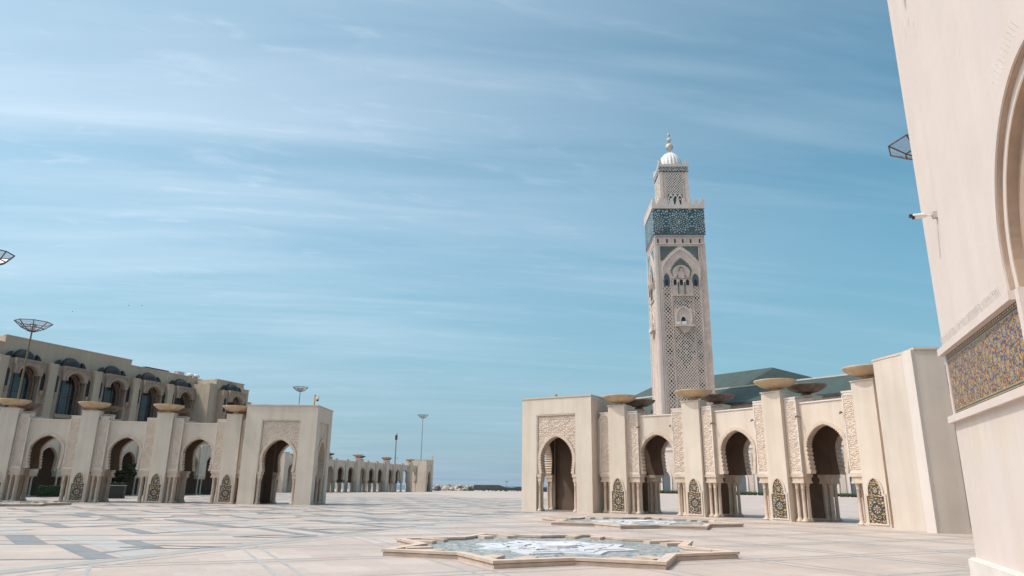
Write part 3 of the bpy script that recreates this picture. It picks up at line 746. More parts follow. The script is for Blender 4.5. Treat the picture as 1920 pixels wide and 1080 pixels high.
# ------------------------------------------------------------------ minaret
MW = 25.0; MA = R(-2.2); MC = (71.55, 329.3)
def minaret():
    root = thing('minaret', 'very tall square minaret with lattice faces, green tile band and small domed lantern', 'tower', (*MC, 0), MA)
    b = MB(); b.box(0.02, MW-.02, .02, MW-.02, 0, 119.6, 'minaret_stone'); b.build('shaft', root)
    for face, org, rot, stonem in (('front', (0, 0, 0), 0, 'minaret_stone'), ('side', (0, MW, 0), -math.pi/2, 'minaret_white')):  # side face takes paler stone, painting in its sunlight
        # pilaster strips and mouldings
        b = MB()
        b.box(0, 1.25, -.35, 0, 0, 119.6, 'minaret_white'); b.box(1.55, 2.15, -.18, 0, 0, 118.9, 'minaret_white')
        b.box(MW-1.25, MW, -.35, 0, 0, 119.6, stonem); b.box(MW-3.6, MW-3.1, -.20, 0, 0, 118.9, stonem)
        b.box(2.15, MW-3.6, -.25, 0, 118.5, 119.6, stonem); b.box(2.3, 2.95, -.12, 0, 0, 101, stonem)
        b.box(6.72, 7.35, -.28, 0, 0, 99, stonem); b.box(17.25, 17.75, -.28, 0, 0, 99, stonem); b.box(20.95, 21.4, -.15, 0, 0, 101, stonem)
        b.build('pilaster_trim', root, org, rot)
        # lattice panels
        for x0, x1, z0, z1, seed in ((3.2, 6.6, 0, 98, 1), (7.5, 17.15, 0, 92.6, 2), (17.85, 20.9, 0, 98, 3)):
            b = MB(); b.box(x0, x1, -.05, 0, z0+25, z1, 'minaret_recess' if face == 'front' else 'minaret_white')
            p = (x1-x0)/(2 if seed != 2 else 7); cx = (x0+x1)/2
            lo, hi = z0+25, z1
            hole = []
            def clipbar(a, dx):
                # diagonal from (x0,a) rising dx=+1, or falling dx=-1 across the panel
                za, zb = a, a+dx*(x1-x0)*1.12
                pts = []
                for t in (0, 1): pts.append((x0+(x1-x0)*t, za+(zb-za)*t))
                (xa, z_a), (xb, z_b) = pts
                def cl(t): return (xa+(xb-xa)*t, z_a+(z_b-z_a)*t)
                t0, t1 = 0.0, 1.0
                dz = z_b-z_a
                for lim, sgn in ((lo, 1), (hi, -1)):
                    # keep sgn*(z-lim)>=0
                    f0 = sgn*(z_a-lim); f1 = sgn*(z_b-lim)
                    if f0 < 0 and f1 < 0: return None
                    if f0 < 0: t0 = max(t0, f0/(f0-f1))
                    elif f1 < 0: t1 = min(t1, f0/(f0-f1))
                if t0 >= t1: return None
                return cl(t0), cl(t1)
            step = p*1.12
            n = int((hi-lo)/step)+14
            for i in range(-12, n):
                for dx in (1, -1):
                    a = lo+i*step if dx == 1 else lo+i*step
                    c = clipbar(a, dx)
                    if c: b.bar(c[0], c[1], .25, -.17 if dx == 1 else -.16, -.05, 'minaret_lattice')
            d = b; cols = 2 if seed != 2 else 7
            rows = int((hi-lo)/step)
            for r in range(rows):
                for h in (0, 1):
                    for c in range(cols+1-(1-h)):
                        cxx = x0 + (c+.5*(1-h))*p; cz = lo+(r+.5*h)*step + (step*.0)
                        if cxx < x0+.2 or cxx > x1-.2: continue
                        u = (cxx-cx)
                        if seed == 2:
                            z_ = cz; k = (z_ % 26.0)
                            on = abs(u)+abs(k-13)*0.5 < 4.6 and ((c+2*r+h) % 4 != 3)
                            on = on or (abs(abs(u)+(z_-72)*.75-3.0) < .9 and 66 < z_ < 76) or (84 < z_ < 90 and abs(abs(u)-(z_-84)*.5) < 1.6 and (r+h) % 2 == 0)
                        else:
                            k = (cz+seed) % 7.0
                            on = abs(u)+abs(k-3.0) < 1.45
                        if on and face == 'front':
                            q = p*.36; d.prism([(cxx, cz-q*1.1), (cxx+q, cz), (cxx, cz+q*1.1), (cxx-q, cz)], -.12, -.04, 'tile_hole')
            b.build('lattice_panel', root, org, rot)
        # great arch with tiled spandrels
        b = MB()
        big = arch(9.4, 101, 9.8, 107.5, 118.2, n=14, cx=12.35, p1=1.3, p2=.8)
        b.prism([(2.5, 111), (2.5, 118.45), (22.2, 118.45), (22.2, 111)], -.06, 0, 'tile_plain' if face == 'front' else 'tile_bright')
        sp1 = b.build('tiled_spandrel', root, org, rot)
        b = MB(); inn = scallop(arch(8.4, 101, 8.7, 107.2, 116.0, n=12, cx=12.35, p1=1.3, p2=.8), .5, 12.35, 104, 2)
        b.prism(scallop(arch(9.7, 101, 10.0, 107.5, 118.4, n=12, cx=12.35, p1=1.3, p2=.8), -.45, 12.35, 104, 2), -.28, -.02, 'minaret_stone'); b.build('great_arch', root, org, rot)
        b = MB(); b.ring(arch(8.6, 101, 8.9, 107.2, 116.6, n=12, cx=12.35, p1=1.3, p2=.8), scallop(arch(9.0, 101, 9.3, 107.3, 117.2, n=12, cx=12.35, p1=1.3, p2=.8), -.3, 12.35, 104, 1), -.50, -.28, 'minaret_white'); b.build('arch_moulding', root, org, rot)
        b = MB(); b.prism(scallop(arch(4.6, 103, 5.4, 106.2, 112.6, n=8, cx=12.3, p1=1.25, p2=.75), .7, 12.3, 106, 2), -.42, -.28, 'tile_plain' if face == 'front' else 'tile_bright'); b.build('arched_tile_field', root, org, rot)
        b = MB(); b.ring(arch(2.6, 102, 3.0, 105, 107.4, n=8, cx=12.2), scallop(arch(3.6, 102, 4.2, 105.1, 108.4, n=8, cx=12.2), -.25, 12.2, 104, 2), -.85, -.28, 'minaret_stone')
        b.prism(arch(2.6, 101.6, 3.0, 105, 107.4, n=8, cx=12.2), -.5, -.28, 'minaret_recess')
        b.prism(scallop(arch(1.7, 101.6, 1.9, 104, 106.0, n=6, cx=12.2), .3, 12.2, 103, 2), -.65, -.28, 'minaret_stone'); b.build('inner_arch', root, org, rot)
        # loggia
        b = MB(); b.box(7.4, 17.2, -.22, 0, 93.4, 101.6, 'minaret_stone'); b.box(7.3, 17.3, -.8, 0, 92.6, 93.3, 'minaret_stone'); b.box(7.3, 17.3, -.55, -.2, 101.6, 102.3, 'minaret_stone'); b.build('loggia', root, org, rot)
        for wx in (9.0, 12.1, 15.15):
            w = MB(); w.prism(arch(.72, 98.2, .82, 100.0, 101.2, n=6, cx=wx), -.30, -.2, 'opening_dark'); wo = w.build('window', root, org, rot)
            w = MB(); w.ring(arch(.72, 98.2, .82, 100.0, 101.2, n=6, cx=wx), arch(1.1, 98.2, 1.2, 100.1, 101.75, n=6, cx=wx), -.5, -.2, 'minaret_stone'); w.build('window_surround', wo)
        for cx_ in (10.5, 13.6):
            c = MB(); c.tube((cx_, -.6, 93.4), (cx_, -.6, 99.6), .22, 'tile_teal'); c.box(cx_-.4, cx_+.4, -1.0, -.2, 99.6, 101.0, 'minaret_stone'); c.build('column', root, org, rot)
        for wx in (4.95, 19.1):
            w = MB(); w.prism(scallop(arch(1.55, 97.8, 1.8, 100.8, 104.2, n=6, cx=wx), .35, wx, 100, 2), -.32, -.02, 'tile_teal_mid'); w.ring(arch(1.5, 97.8, 1.75, 100.9, 104.3, n=6, cx=wx), arch(1.9, 97.8, 2.15, 101, 104.9, n=6, cx=wx), -.55, -.2, 'minaret_stone')
            w.prism(arch(.7, 98.0, .8, 99.8, 101.3, n=6, cx=wx), -.36, -.32, 'opening_dark'); w.build('window', root, org, rot)
        # balcony
        b = MB(); b.box(7.9, 16.6, -.30, 0, 78, 86.5, 'minaret_stone'); b.ring(arch(3.2, 79, 3.5, 82, 86.8, n=7, cx=12.4), arch(3.8, 79, 4.1, 82.1, 87.5, n=7, cx=12.4), -.55, -.3, 'minaret_white')
        b.build('niche_panel', root, org, rot)
        w = MB(); w.prism(arch(.9, 78.6, 1.15, 80.6, 82.2, n=6, cx=12.1), -.36, -.28, 'opening_dark'); w.ring(arch(.9, 78.6, 1.15, 80.6, 82.2, n=6, cx=12.1), arch(1.4, 78.6, 1.6, 80.7, 82.9, n=6, cx=12.1), -.5, -.3, 'minaret_white'); w.build('window', root, org, rot)
        b = MB(); b.box(8.0, 17.1, -2.0, 0, 77.2, 78.0, 'minaret_white'); b.prism([(9.2, 77.2), (15.9, 77.2), (13.4, 74.0), (11.6, 74.0)], -1.2, 0, 'minaret_stone'); b.box(8.0, 10.2, -2.05, -1.8, 78, 79.3, 'dome_white'); b.box(11.0, 13.0, -2.05, -1.8, 78, 79.5, 'dome_white'); b.build('balcony', root, org, rot)
        # coursed blocks at the right of the front
        b = MB(); rg = random.Random(5)
        z = 28.0
        while z < 117:
            h = 1.6; x = 21.6
            for wv in (1.0, 1.05):
                if rg.random() < .75: b.box(x+.04, x+wv-.04, -.04-rg.random()*.05, 0, z+.05, z+h-.05, 'minaret_stone')
                x += wv
            z += h
        b.build('block_courses', root, org, rot)
        # slot storey
        b = MB(); b.box(-.1, MW+.1, -.45, 0, 119.6, 120.0, 'minaret_white')
        b.box(.2, MW-.2, -.05, 0, 120, 124.4, 'minaret_stone')
        for i in range(32): b.prism([(i*.78+.05, 124.2), (i*.78+.73, 124.2), (i*.78+.39, 123.4)], -.4, 0, 'minaret_stone')
        b.build('frieze', root, org, rot)
        for sx_ in (1.6, 6.1, 10.1, 14.0, 17.9, 22.4):
            w = MB(); w.box(sx_-.38, sx_+.38, -.10, -.02, 120.2, 122.4, 'opening_dark'); w.build('slot_window', root, org, rot)
        # zellige band
        def band(x, z):
            best = None
            for cx_ in (-.3, 12.55, 25.3):
                r = math.hypot(x-cx_, z-131.6); a = math.atan2(z-131.6, x-cx_)
                if r < .55: return 'tile_pale'
                if r < 6.6:
                    k = 16; p = math.cos(k*a)
                    if r < 1.0: return 'tile_teal'
                    if r < 1.6: return 'tile_pale' if p > .2 else 'tile_teal'
                    if r < 2.1: return 'tile_teal'
                    if r < 3.1: return 'tile_pale' if p > .45 else 'tile_teal'
                    if r < 3.6: return 'tile_teal_mid' if p < 0 else 'tile_teal'
                    if r < 4.2: return 'tile_pale' if math.cos(k*a+math.pi) > .55 else 'tile_teal'
                    if r < 4.9: return 'tile_pale' if p > .7 else 'tile_teal_mid'
                    if r < 5.7: return 'tile_pale' if math.cos(k*a+math.pi) > .75 else ('tile_teal' if p > -.3 else 'z_sky')
                    return 'tile_pale' if p > .8 else ('z_brown' if z < 128 and p < -.7 else 'tile_teal')
            i = math.floor((x+z)*1.15); j = math.floor((x-z)*1.15)
            q = (i*3+j*5+(i*j) % 3) % 7
            return ('tile_teal', 'tile_teal_mid', 'tile_teal_mid', 'tile_teal', 'z_brown' if z < 128.5 else 'tile_pale', 'tile_teal', 'tile_teal_mid')[q]
        b = MB(); b.relief(-.5, MW+.5, 124.5, 138.7, .26, None, -.55, band); b.box(-.5, MW+.5, -.54, 0, 124.5, 138.7, 'tile_teal'); b.build('zellige_band', root, org, rot)
    # cornice and merlons
    b = MB(); b.box(-.8, MW+.8, -.8, MW+.8, 138.7, 140.9, 'minaret_white'); b.build('cornice', root)
    m = MB(); m.prism([(0, 140.9), (2.15, 140.9), (2.15, 141.7), (1.62, 143.1), (1.45, 144.4), (.7, 144.4), (.53, 143.1), (0, 141.7)], -.75, -.2, 'minaret_white'); me = m.mesh('merlon')
    n = 9; st = (MW+1.6-2.15)/(n-1)
    for i in range(n):
        put('merlon', me, root, (-.8+i*st, 0, 0)); put('merlon', me, root, (-.0, -.8+2.15+i*st, 0), -math.pi/2)
        if i < n: put('merlon', me, root, (MW-.0, -.8+i*st, 0), math.pi/2); put('merlon', me, root, (-.8+2.15+i*st, MW, 0), math.pi)
    # lantern
    l0, l1 = 5.0, 19.8
    b = MB(); b.box(l0, l1, l0, l1, 140.9, 162.0, 'minaret_stone'); lan = b.build('lantern', root)
    Lw = l1-l0
    for org, rot in (((l0, l0, 0), 0), ((l0, l1, 0), -math.pi/2)):
        b = MB(); b.box(0, 1.6, -.2, 0, 140.9, 162, 'minaret_white'); b.box(Lw-1.6, Lw, -.2, 0, 140.9, 162, 'minaret_white'); b.box(2.0, 3.0, -.12, 0, 140.9, 161.5, 'minaret_stone'); b.box(Lw-3.2, Lw-2.2, -.12, 0, 140.9, 161.5, 'minaret_stone'); b.build('lantern_pilaster', lan, org, rot)
        b = MB(); x0, x1, z0, z1 = 3.7, 11.4, 141.5, 160.6
        b.box(x0, x1, -.05, 0, z0, z1, 'tile_teal')
        p = (x1-x0)/6
        for i in range(-7, 14):
            for dx in (1, -1):
                za = 149.0+i*p*1.15; zb = za+dx*(x1-x0)*1.15
                t0, t1 = 0.0, 1.0; ok = True
                for lim, sg in ((149.0, 1), (z1, -1)):
                    f0 = sg*(za-lim); f1 = sg*(zb-lim)
                    if f0 < 0 and f1 < 0: ok = False
                    elif f0 < 0: t0 = max(t0, f0/(f0-f1))
                    elif f1 < 0: t1 = min(t1, f0/(f0-f1))
                if ok and t1 > t0: b.bar((x0+(x1-x0)*t0, za+(zb-za)*t0), (x0+(x1-x0)*t1, za+(zb-za)*t1), .28, -.18 if dx > 0 else -.17, -.05, 'minaret_lattice')
        for cx_ in (5.2, 7.55, 9.9): b.ring(arch(.9, 141.5, 1.0, 145.5, 148.0, n=6, cx=cx_), arch(1.2, 141.5, 1.35, 145.6, 149.2, n=6, cx=cx_), -.4, -.05, 'minaret_white')
        b.build('lantern_lattice', lan, org, rot)
        for cx_ in (5.2, 9.9):
            w = MB(); w.prism(arch(.55, 141.5, .6, 144.5, 146, n=5, cx=cx_), -.2, -.06, 'opening_dark'); w.ring(arch(.55, 141.5, .6, 144.5, 146, n=5, cx=cx_), arch(.8, 141.5, .85, 144.6, 146.6, n=5, cx=cx_), -.3, -.06, 'minaret_white'); w.build('lantern_window', lan, org, rot)
        b = MB(); b.relief(-.3, Lw+.3, 162.0, 164.6, .3, None, -.35, lambda x, z: 'minaret_white' if (abs((x*.9+z*.9) % 1.3-.65) < .14 or abs((x*.9-z*.9) % 1.3-.65) < .14) else 'tile_teal'); b.box(-.3, Lw+.3, -.34, 0, 161.7, 164.6, 'tile_teal'); b.build('lantern_band', lan, org, rot)
    b = MB(); b.box(l0-.5, l1+.5, l0-.5, l1+.5, 164.6, 166.0, 'minaret_white'); b.build('lantern_cornice', lan)
    m = MB(); m.prism([(0, 166), (2.0, 166), (1.7, 167.2), (1.5, 168.6), (.5, 168.6), (.3, 167.2)], -.45, 0, 'minaret_white'); me2 = m.mesh('lantern_merlon')
    for i in (0, 6):
        x = l0-.5+i*(Lw+1-2)/6
        put('lantern_merlon', me2, lan, (x, l0-.02, 0)); put('lantern_merlon', me2, lan, (l0-.02, x+2, 0), -math.pi/2)
    cx_, cy_ = (l0+l1)/2, (l0+l1)/2
    b = MB(); prof = [(6.2, 166.0), (6.35, 167.5), (6.25, 169.2), (5.7, 171.2), (4.7, 173.2), (3.3, 174.9), (1.6, 176.0), (.1, 176.4)]
    b.lathe(prof, 96, 'dome_white', (cx_, cy_, 0), rib=lambda a, z: 1-.075*abs(math.cos(10*a))**4); b.build('dome', root, smooth=True)
    b = MB(); b.tube((cx_, cy_, 176), (cx_, cy_, 187.5), .28, 'finial_metal'); b.tube((cx_, cy_, 187), (cx_, cy_, 192.2), .16, 'finial_metal', r2=.05); fin = b.build('finial', root)
    for z, r in ((179.9, 2.05), (184.0, 1.25), (187.2, .78)):
        b = MB(); b.lathe([(max(.02, r*math.sin(math.pi*i/14)), z-r*math.cos(math.pi*i/14)) for i in range(15)], 24, 'finial_metal', (cx_, cy_, 0)); b.build('finial_ball', fin, smooth=True)
minaret()

# ------------------------------------------------------------------ prayer hall
def hall():
    # ridge of the lower roof runs from near right to far left
    a = Vector((164.7, 296.8)); c = Vector((51.48, 437)); d = (c-a).normalized(); n = Vector((d.y, -d.x))
    if n.y > 0: n = -n                              # towards the camera
    root = thing('prayer_hall', 'huge prayer hall with pale green tiled roofs behind the right arcade and minaret', 'mosque', (a.x, a.y, 0))
    L = (c-a).length
    def P(s, t): q = d*s+n*t; return (q.x, q.y)
    b = MB(); q = [P(-40, 18), P(L, 18), P(L, -60), P(-40, -60)]; b.plate([p for p in q], 0, 41.29, 'facade_stone'); b.build('wall', root)
    b = MB()
    e0, e1, r1, r0 = P(-42, 21), P(L+1, 21), P(L+1, 0), P(-42, 0)
    b.face([(*e0, 41.65), (*e1, 41.65), (*r1, 52.03), (*r0, 52.03)], 'roof_green'); b.face([(*r0, 52.03), (*r1, 52.03), (*P(L+1, -40), 47.48), (*P(-42, -40), 47.48)], 'roof_green')
    b.face([(*e0, 41.56), (*r0, 51.94), (*P(-42, -40), 47.39), (*P(-42, -40), 41.56)], 'facade_stone'); b.build('lower_roof', root)
    b = MB(); s = MB()
    q = [P(-42, 21.6), P(L+1, 21.6), P(L+1, 19.5), P(-42, 19.5)]; b.plate(q, 40.38, 41.65, 'roof_gutter'); b.build('gutter', root)
    s.plate([P(-42, .9), P(L+1, .9), P(L+1, -.9), P(-42, -.9)], 51.75, 52.48, 'ridge_white'); s.build('ridge_cap', root)
    # raised upper roof
    b = MB()
    u0, u1, v0, v1 = 38, 160, -6, -34
    A, B, C_, D = P(u0, v0), P(u1, v0), P(u1, v1), P(u0, v1); E, F = P(u0+30, -20), P(u1-20, -20)
    zb, zt = 52.6, 63.6
    b.face([(*A, zb), (*B, zb), (*F, zt), (*E, zt)], 'roof_green'); b.face([(*B, zb), (*C_, zb), (*F, zt)], 'roof_green')
    b.face([(*C_, zb), (*D, zb), (*E, zt), (*F, zt)], 'roof_green'); b.face([(*D, zb), (*A, zb), (*E, zt)], 'roof_green'); b.build('upper_roof', root)
    b = MB(); b.plate([P(u0, v0), P(u1, v0), P(u1, v1), P(u0, v1)], 49.3, 52.39, 'roof_gutter'); b.build('clerestory', root)
    # gallery front seen through the arches
    g0 = Vector((101, 192)); g1 = Vector((46, 249)); gd = (g0-g1).normalized(); ang = math.atan2(gd.y, gd.x)
    gal = thing('side_gallery', 'pale stone mosque gallery with arched slate doors seen through the right arcade arches', 'building', (g1.x, g1.y, 0), ang)
    Lg = (g0-g1).length
    b = MB(); b.box(0, Lg, 0, 8, 0, 15, 'facade_stone'); b.box(-.2, Lg+.2, -.3, 8, 14, 14.6, 'ridge_white'); b.build('wall', gal)
    k = 0; x = 3.2
    while x < Lg-3:
        o = MB(); o.prism(arch(1.5, 0, 1.6, 5.0, 7.2, n=7, cx=x), -.12, .02, 'door_slate'); dr = o.build('door', gal)
        o = MB(); o.ring(arch(1.5, 0, 1.6, 5.0, 7.2, n=7, cx=x), arch(2.1, 0, 2.2, 5.1, 7.9, n=7, cx=x), -.4, 0, 'ridge_white'); o.build('door_surround', dr)
        o = MB(); o.box(x+2.7, x+4.0, -.25, 0, .5, 12.5, 'carved')
        for zz in range(22): o.bar((x+2.7, .6+zz*.55), (x+4.0, .6+zz*.55+.9), .12, -.35, -.25, 'ridge_white'); o.bar((x+2.7, 1.5+zz*.5), (x+4.0, .6+zz*.5), .12, -.34, -.25, 'ridge_white')
        o.build('lattice_panel', gal); x += 6.8
    h = thing('hedge', 'low clipped green hedge along the foot of the mosque gallery', 'hedge', (g1.x, g1.y, 0), ang)
    b = MB(); rg = random.Random(3)
    xx = 8.0
    while xx < Lg-1:
        w = .5+rg.random()*.6; b.lathe([(.02, .0), (w*.6, .25), (w*.65, .6), (w*.4, .95), (.02, 1.1)], 7, 'hedge_green', (xx, -2+rg.random()*.5, 0)); xx += w*.9
    b.build('foliage', h)
    an = thing('annex_building', 'white building with a horseshoe doorway seen through the right gatehouse arch', 'building', (19.5, 331, 0), R(-8))
    b = MB(); b.box(0, 22, 0, 14, 0, 30, 'minaret_white'); b.box(-.4, 22.4, -.4, 14, 29, 30.2, 'ridge_white'); b.box(1.3, 1.8, -.25, 0, 0, 29, 'minaret_stone'); b.box(5.5, 6.1, -.25, 0, 0, 29, 'minaret_stone'); b.build('wall', an)
    b = MB(); b.prism(arch(1.3, 0, 1.4, 5.6, 8, n=7, cx=3.6), -.15, 0, 'door_slate'); b.build('door', an)
hall()

# ------------------------------------------------------------------ left building
def left_building():
    a = (-73.98, 99.17); ang = R(70.24)
    root = thing('civic_building', 'large shaded plaster building with tall arched windows under dark half domes', 'building', (*a, 0), ang)
    # local x along the facade (away), y inwards
    b = MB(); b.box(-40, .55, 0, 26, 0, 20.9, 'building_plaster'); b.box(.55, 22.7, 0, 26, 0, 22.0, 'building_plaster'); b.box(22.7, 39.6, 0, 26, 0, 21.1, 'building_plaster'); b.build('wall', root)
    b = MB(); b.box(36.45, 37.98, -5, 12, 0, 19.7, 'building_plaster'); b.box(37.98, 45.6, -5, 12, 0, 20.7, 'building_plaster'); b.box(45.6, 47.2, -5, 12, 0, 19.7, 'building_plaster'); b.box(47.2, 49.0, -4.4, 10, 0, 17.4, 'building_plaster'); b.build('wing', root)
    b = MB()
    for x0, x1, z, y0 in ((-40, .6, 20.9, 0), (.5, 22.75, 22.0, 0), (22.75, 36.4, 21.1, 0), (36.4, 38, 19.7, -5), (37.93, 45.65, 20.7, -5), (45.65, 47.25, 19.7, -5), (47.2, 49.05, 17.4, -4.4)):
        b.box(x0, x1, y0-.12, y0+.5, z, z+.14, 'coping')
    b.build('coping', root)
    def bay_(cx, y, w=1.0, btz=0):
        zL = 18.75
        # plain front piers beside the window
        if w == 1.0:
            b = MB(); b.box(cx-4.55, cx-3.35, y-2.2, y, 0, zL-.1, 'building_plaster'); b.box(cx-4.6, cx-3.3, y-2.25, y, zL-.1, zL+.02, 'coping'); b.build('buttress', root)
        sd = MB(); sd.box(cx-3.35, cx-2.15, y-1.5, y, 0, zL, 'building_carved'); sd.box(cx+2.15, cx+3.2, y-1.5, y, 0, zL, 'building_carved'); sd.build('side_bay', root)
        for nx in (cx-2.75, cx+2.68):
            n = MB(); n.prism(arch(.26, 14.6, .28, 16.6, 17.25, n=5, cx=nx), y-1.56, y-1.45, 'opening_dark'); no = n.build('slit_window', root)
            n = MB(); n.lathe([(.02, 13.7), (.28, 14.1), (.36, 14.5), (.36, 14.6), (.02, 14.6)], 10, 'building_carved', (nx, y-1.6, 0)); n.build('corbel', no)
        # carved lintel
        l = MB(); ar = arch(1.25, 16.6, 1.3, 16.9, 17.9, n=7, cx=cx)
        l.prism([(cx-2.15, 16.6)]+ar+[(cx+2.15, 16.6), (cx+2.15, zL+.05), (cx-2.15, zL+.05)], y-2.0, y-1.2, 'building_carved'); lo = l.build('lintel', root)
        l = MB(); l.ring(arch(1.35, 16.6, 1.4, 16.95, 18.05, n=7, cx=cx), arch(1.6, 16.6, 1.65, 17.0, 18.35, n=7, cx=cx), y-2.12, y-2.0, 'building_carved')
        rg = random.Random(int(cx*10))
        for i in range(16):
            px, pz = cx-1.95+(i % 8)*.55, 18.45 if i < 8 else 18.0
            if abs(px-cx) < 1.5 and i >= 8: continue
            l.ring(arch(.12, pz-.2, .16, pz-.05, pz+.18, n=3, cx=px), arch(.20, pz-.2, .24, pz-.04, pz+.26, n=3, cx=px), y-2.08, y-2.0, 'building_carved')
        l.build('carving', lo)
        # deep window
        w_ = MB(); w_.box(cx-2.1, cx+2.1, y-.1, y+.05, 9.0, 17.9, 'dark_glass'); wo = w_.build('window', root)
        f = MB()
        for mx in (-.7, .7): f.box(cx+mx-.05, cx+mx+.05, y-.18, y-.1, 9, 17.6, 'lamp_frame')
        for mz in (11.7, 14.2): f.box(cx-2.1, cx+2.1, y-.17, y-.1, mz-.05, mz+.05, 'lamp_frame')
        f.build('window_frame', wo)
        j = MB()
        for st, dep in ((-.12, .8), (.06, .35)):
            pin = arch(1.55-st, 9, 1.6-st, 15.6, 17.75-st*.5, n=8, cx=cx); po = arch(1.78-st, 9, 1.83-st, 15.7, 17.98-st*.5, n=8, cx=cx)
            j.ring(pin, po, y-dep, y-.1, 'jamb_brown')
        j.build('window_arch', wo)
        s = MB(); s.box(cx-2.15, cx+2.15, y-1.6, y, 10.9, 11.5, 'building_carved'); s.build('sill', wo)
        # dark half dome and fins on the ledge
        h = MB(); nseg = 12
        for i in range(nseg):
            for k in range(5):
                def q(ii, kk):
                    th = math.pi*ii/nseg; ph = math.pi/2*kk/5
                    return (cx-1.65*math.cos(th)*math.cos(ph*0)*1.0 if kk == 0 else cx-1.65*math.cos(th), y-1.5*math.sin(ph)*math.sin(th)-.02, zL+.05+1.65*math.sin(th)*math.cos(ph))
                h.face([q(i, k), q(i+1, k), q(i+1, k+1), q(i, k+1)], 'canopy_slate')
        h.build('half_dome', root)
        for sgn in (-1, 1):
            fn = MB(); pts = [(cx+sgn*1.85, zL+.03), (cx+sgn*2.75, zL+.03), (cx+sgn*2.6, zL+.45), (cx+sgn*2.3, zL+.85), (cx+sgn*1.9, zL+1.15)]
            if sgn > 0: pts = pts[::-1]
            fn.prism(pts, y-.5, y-.02, 'canopy_slate'); fn.build('canopy_fin', root)
    for cx in (-4.1, 3.56, 11.2, 18.9, 26.5, 34.0): bay_(cx, 0)
    bay_(41.9, -5, 0.9)
    b = MB(); b.box(36.42, 49.0, -5.2, -5.0, 0, 17.2, 'building_plaster')
    return root
left_building()
def on_building(x, y, z):
    a = R(70.24); return (-73.98+x*math.cos(a)-y*math.sin(a), 99.17+x*math.sin(a)+y*math.cos(a), z)
t = thing('roof_hatch', 'low flat roofed cream hatch on the left building roof', 'roof hatch', on_building(28.5, 3, 21.1), R(70.24))
b = MB(); b.box(0, 5.0, 0, 2.0, 0, .75, 'plaster_light'); b.build('body', t); b = MB(); b.box(-.3, 5.2, -.4, 2.3, .75, .88, 'canopy_slate'); b.build('lid', t)
t = thing('roof_unit', 'boxy grey ventilation unit beside the hatch on the left building roof', 'vent', on_building(34.0, .8, 21.1), R(70.24))
b = MB(); b.box(0, 1.6, 0, 1, .1, .75, 'vent_grey'); b.build('casing', t); b = MB(); b.box(-.05, 1.65, -.05, 1.05, .75, .82, 'steel_grey'); b.box(.1, .3, .1, .9, 0, .1, 'steel_grey'); b.build('lid', t)
for i, (x, lb) in enumerate(((37.3, 'round white roof ventilator, left of a pair on the left building'), (38.8, 'round white roof ventilator, right of a pair on the left building'))):
    t = thing('roof_ventilator', lb, 'vent', on_building(x, 1.0, 21.1 if i == 0 else 21.1), 0, 'roof ventilators on the left building')
    b = MB(); b.lathe([(.38, -.3), (.38, .35)], 14, 'steel_grey'); b.build('stack', t); b = MB(); b.lathe([(.6, .35), (.7, .6), (.5, .85), (.05, .95)], 14, 'dome_white'); b.build('cowl', t, smooth=True)

# ------------------------------------------------------------------ inner arcade, trees and planters behind the left arcade
def inner():
    d = Vector((.34, .94)); P = [Vector((-51, 82.4))+d*(-14.4+3.6*i) for i in range(15)]
    root = thing('arcade', 'inner courtyard arcade seen through the arches of the left arcade', 'arcade', (P[0].x, P[0].y, 0))
    for i in range(14): bay(root, P[i], P[i+1], .0, .0, rear_cols=False, relief=False, bw=.8)
    b = MB(); fr = Frame(P[0], math.atan2(d.y, d.x)); b.box(0, 50, 5.5, 6, 0, 7.2, 'inner_wall_shade'); place('back_wall', b.mesh('back_wall'), root, fr, 0)
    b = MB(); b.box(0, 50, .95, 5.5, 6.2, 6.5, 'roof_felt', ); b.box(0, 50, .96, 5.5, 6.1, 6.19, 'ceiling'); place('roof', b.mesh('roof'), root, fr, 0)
inner()
def tree(loc, h, label, rg):
    t = thing('courtyard_tree', label, 'tree', (*loc, 0), 0, 'trees in the left courtyard')
    b = MB(); b.tube((0, 0, 0), (.15, .1, h*.45), .14, 'bark', 8, .09)
    for i in range(7):
        a = i*.9; b.tube((.15, .1, h*.42), (1.1*math.cos(a), 1.1*math.sin(a), h*(.62+.05*(i % 4))), .06, 'bark', 6, .02)
    b.build('trunk', t)
    b = MB()
    for i in range(1500):
        a = rg.random()*6.283; u = rg.random()**.5*1.7; z = h*(.42+.55*rg.random()); k = math.sin(3*a+z*2)*.35+.75
        c = Vector((u*k*math.cos(a), u*k*math.sin(a), z)); n1 = Vector((rg.gauss(0, 1), rg.gauss(0, 1), rg.gauss(0, 1))).normalized(); n2 = n1.orthogonal().normalized()*.11; n1 = n1*.20
        b.face([c-n1, c+n2, c+n1, c-n2], 'leaf')
    b.build('crown', t)
rg = random.Random(2)
tree((-48.6, 90.2), 3.9, 'small leafy tree seen through the middle arch of the left arcade', rg)
t = thing('planter', 'dark rectangular planter with clipped top under the courtyard tree', 'planter', (-43.2, 73.6, 0), R(20))
b = MB(); b.box(0, 3.6, 0, 1.2, 0, 1.25, 'planter_dark'); b.box(-.05, 3.65, -.05, 1.25, 1.25, 1.32, 'steel_grey'); b.build('box', t)
b = MB(); rg2 = random.Random(4)
for i in range(420):
    c = Vector((rg2.random()*3.4+.1, rg2.random()*1.0+.1, 1.30+rg2.random()*.25)); n1 = Vector((rg2.gauss(0, 1), rg2.gauss(0, 1), rg2.gauss(0, 1))).normalized(); n2 = n1.orthogonal().normalized()*.08; n1 = n1*.1
    b.face([c-n1, c+n2, c+n1, c-n2], 'leaf')
b.build('plants', t)
t = thing('hedge', 'short dark green hedge seen through the leftmost arch', 'hedge', (-49.6, 76.5, 0), R(60))
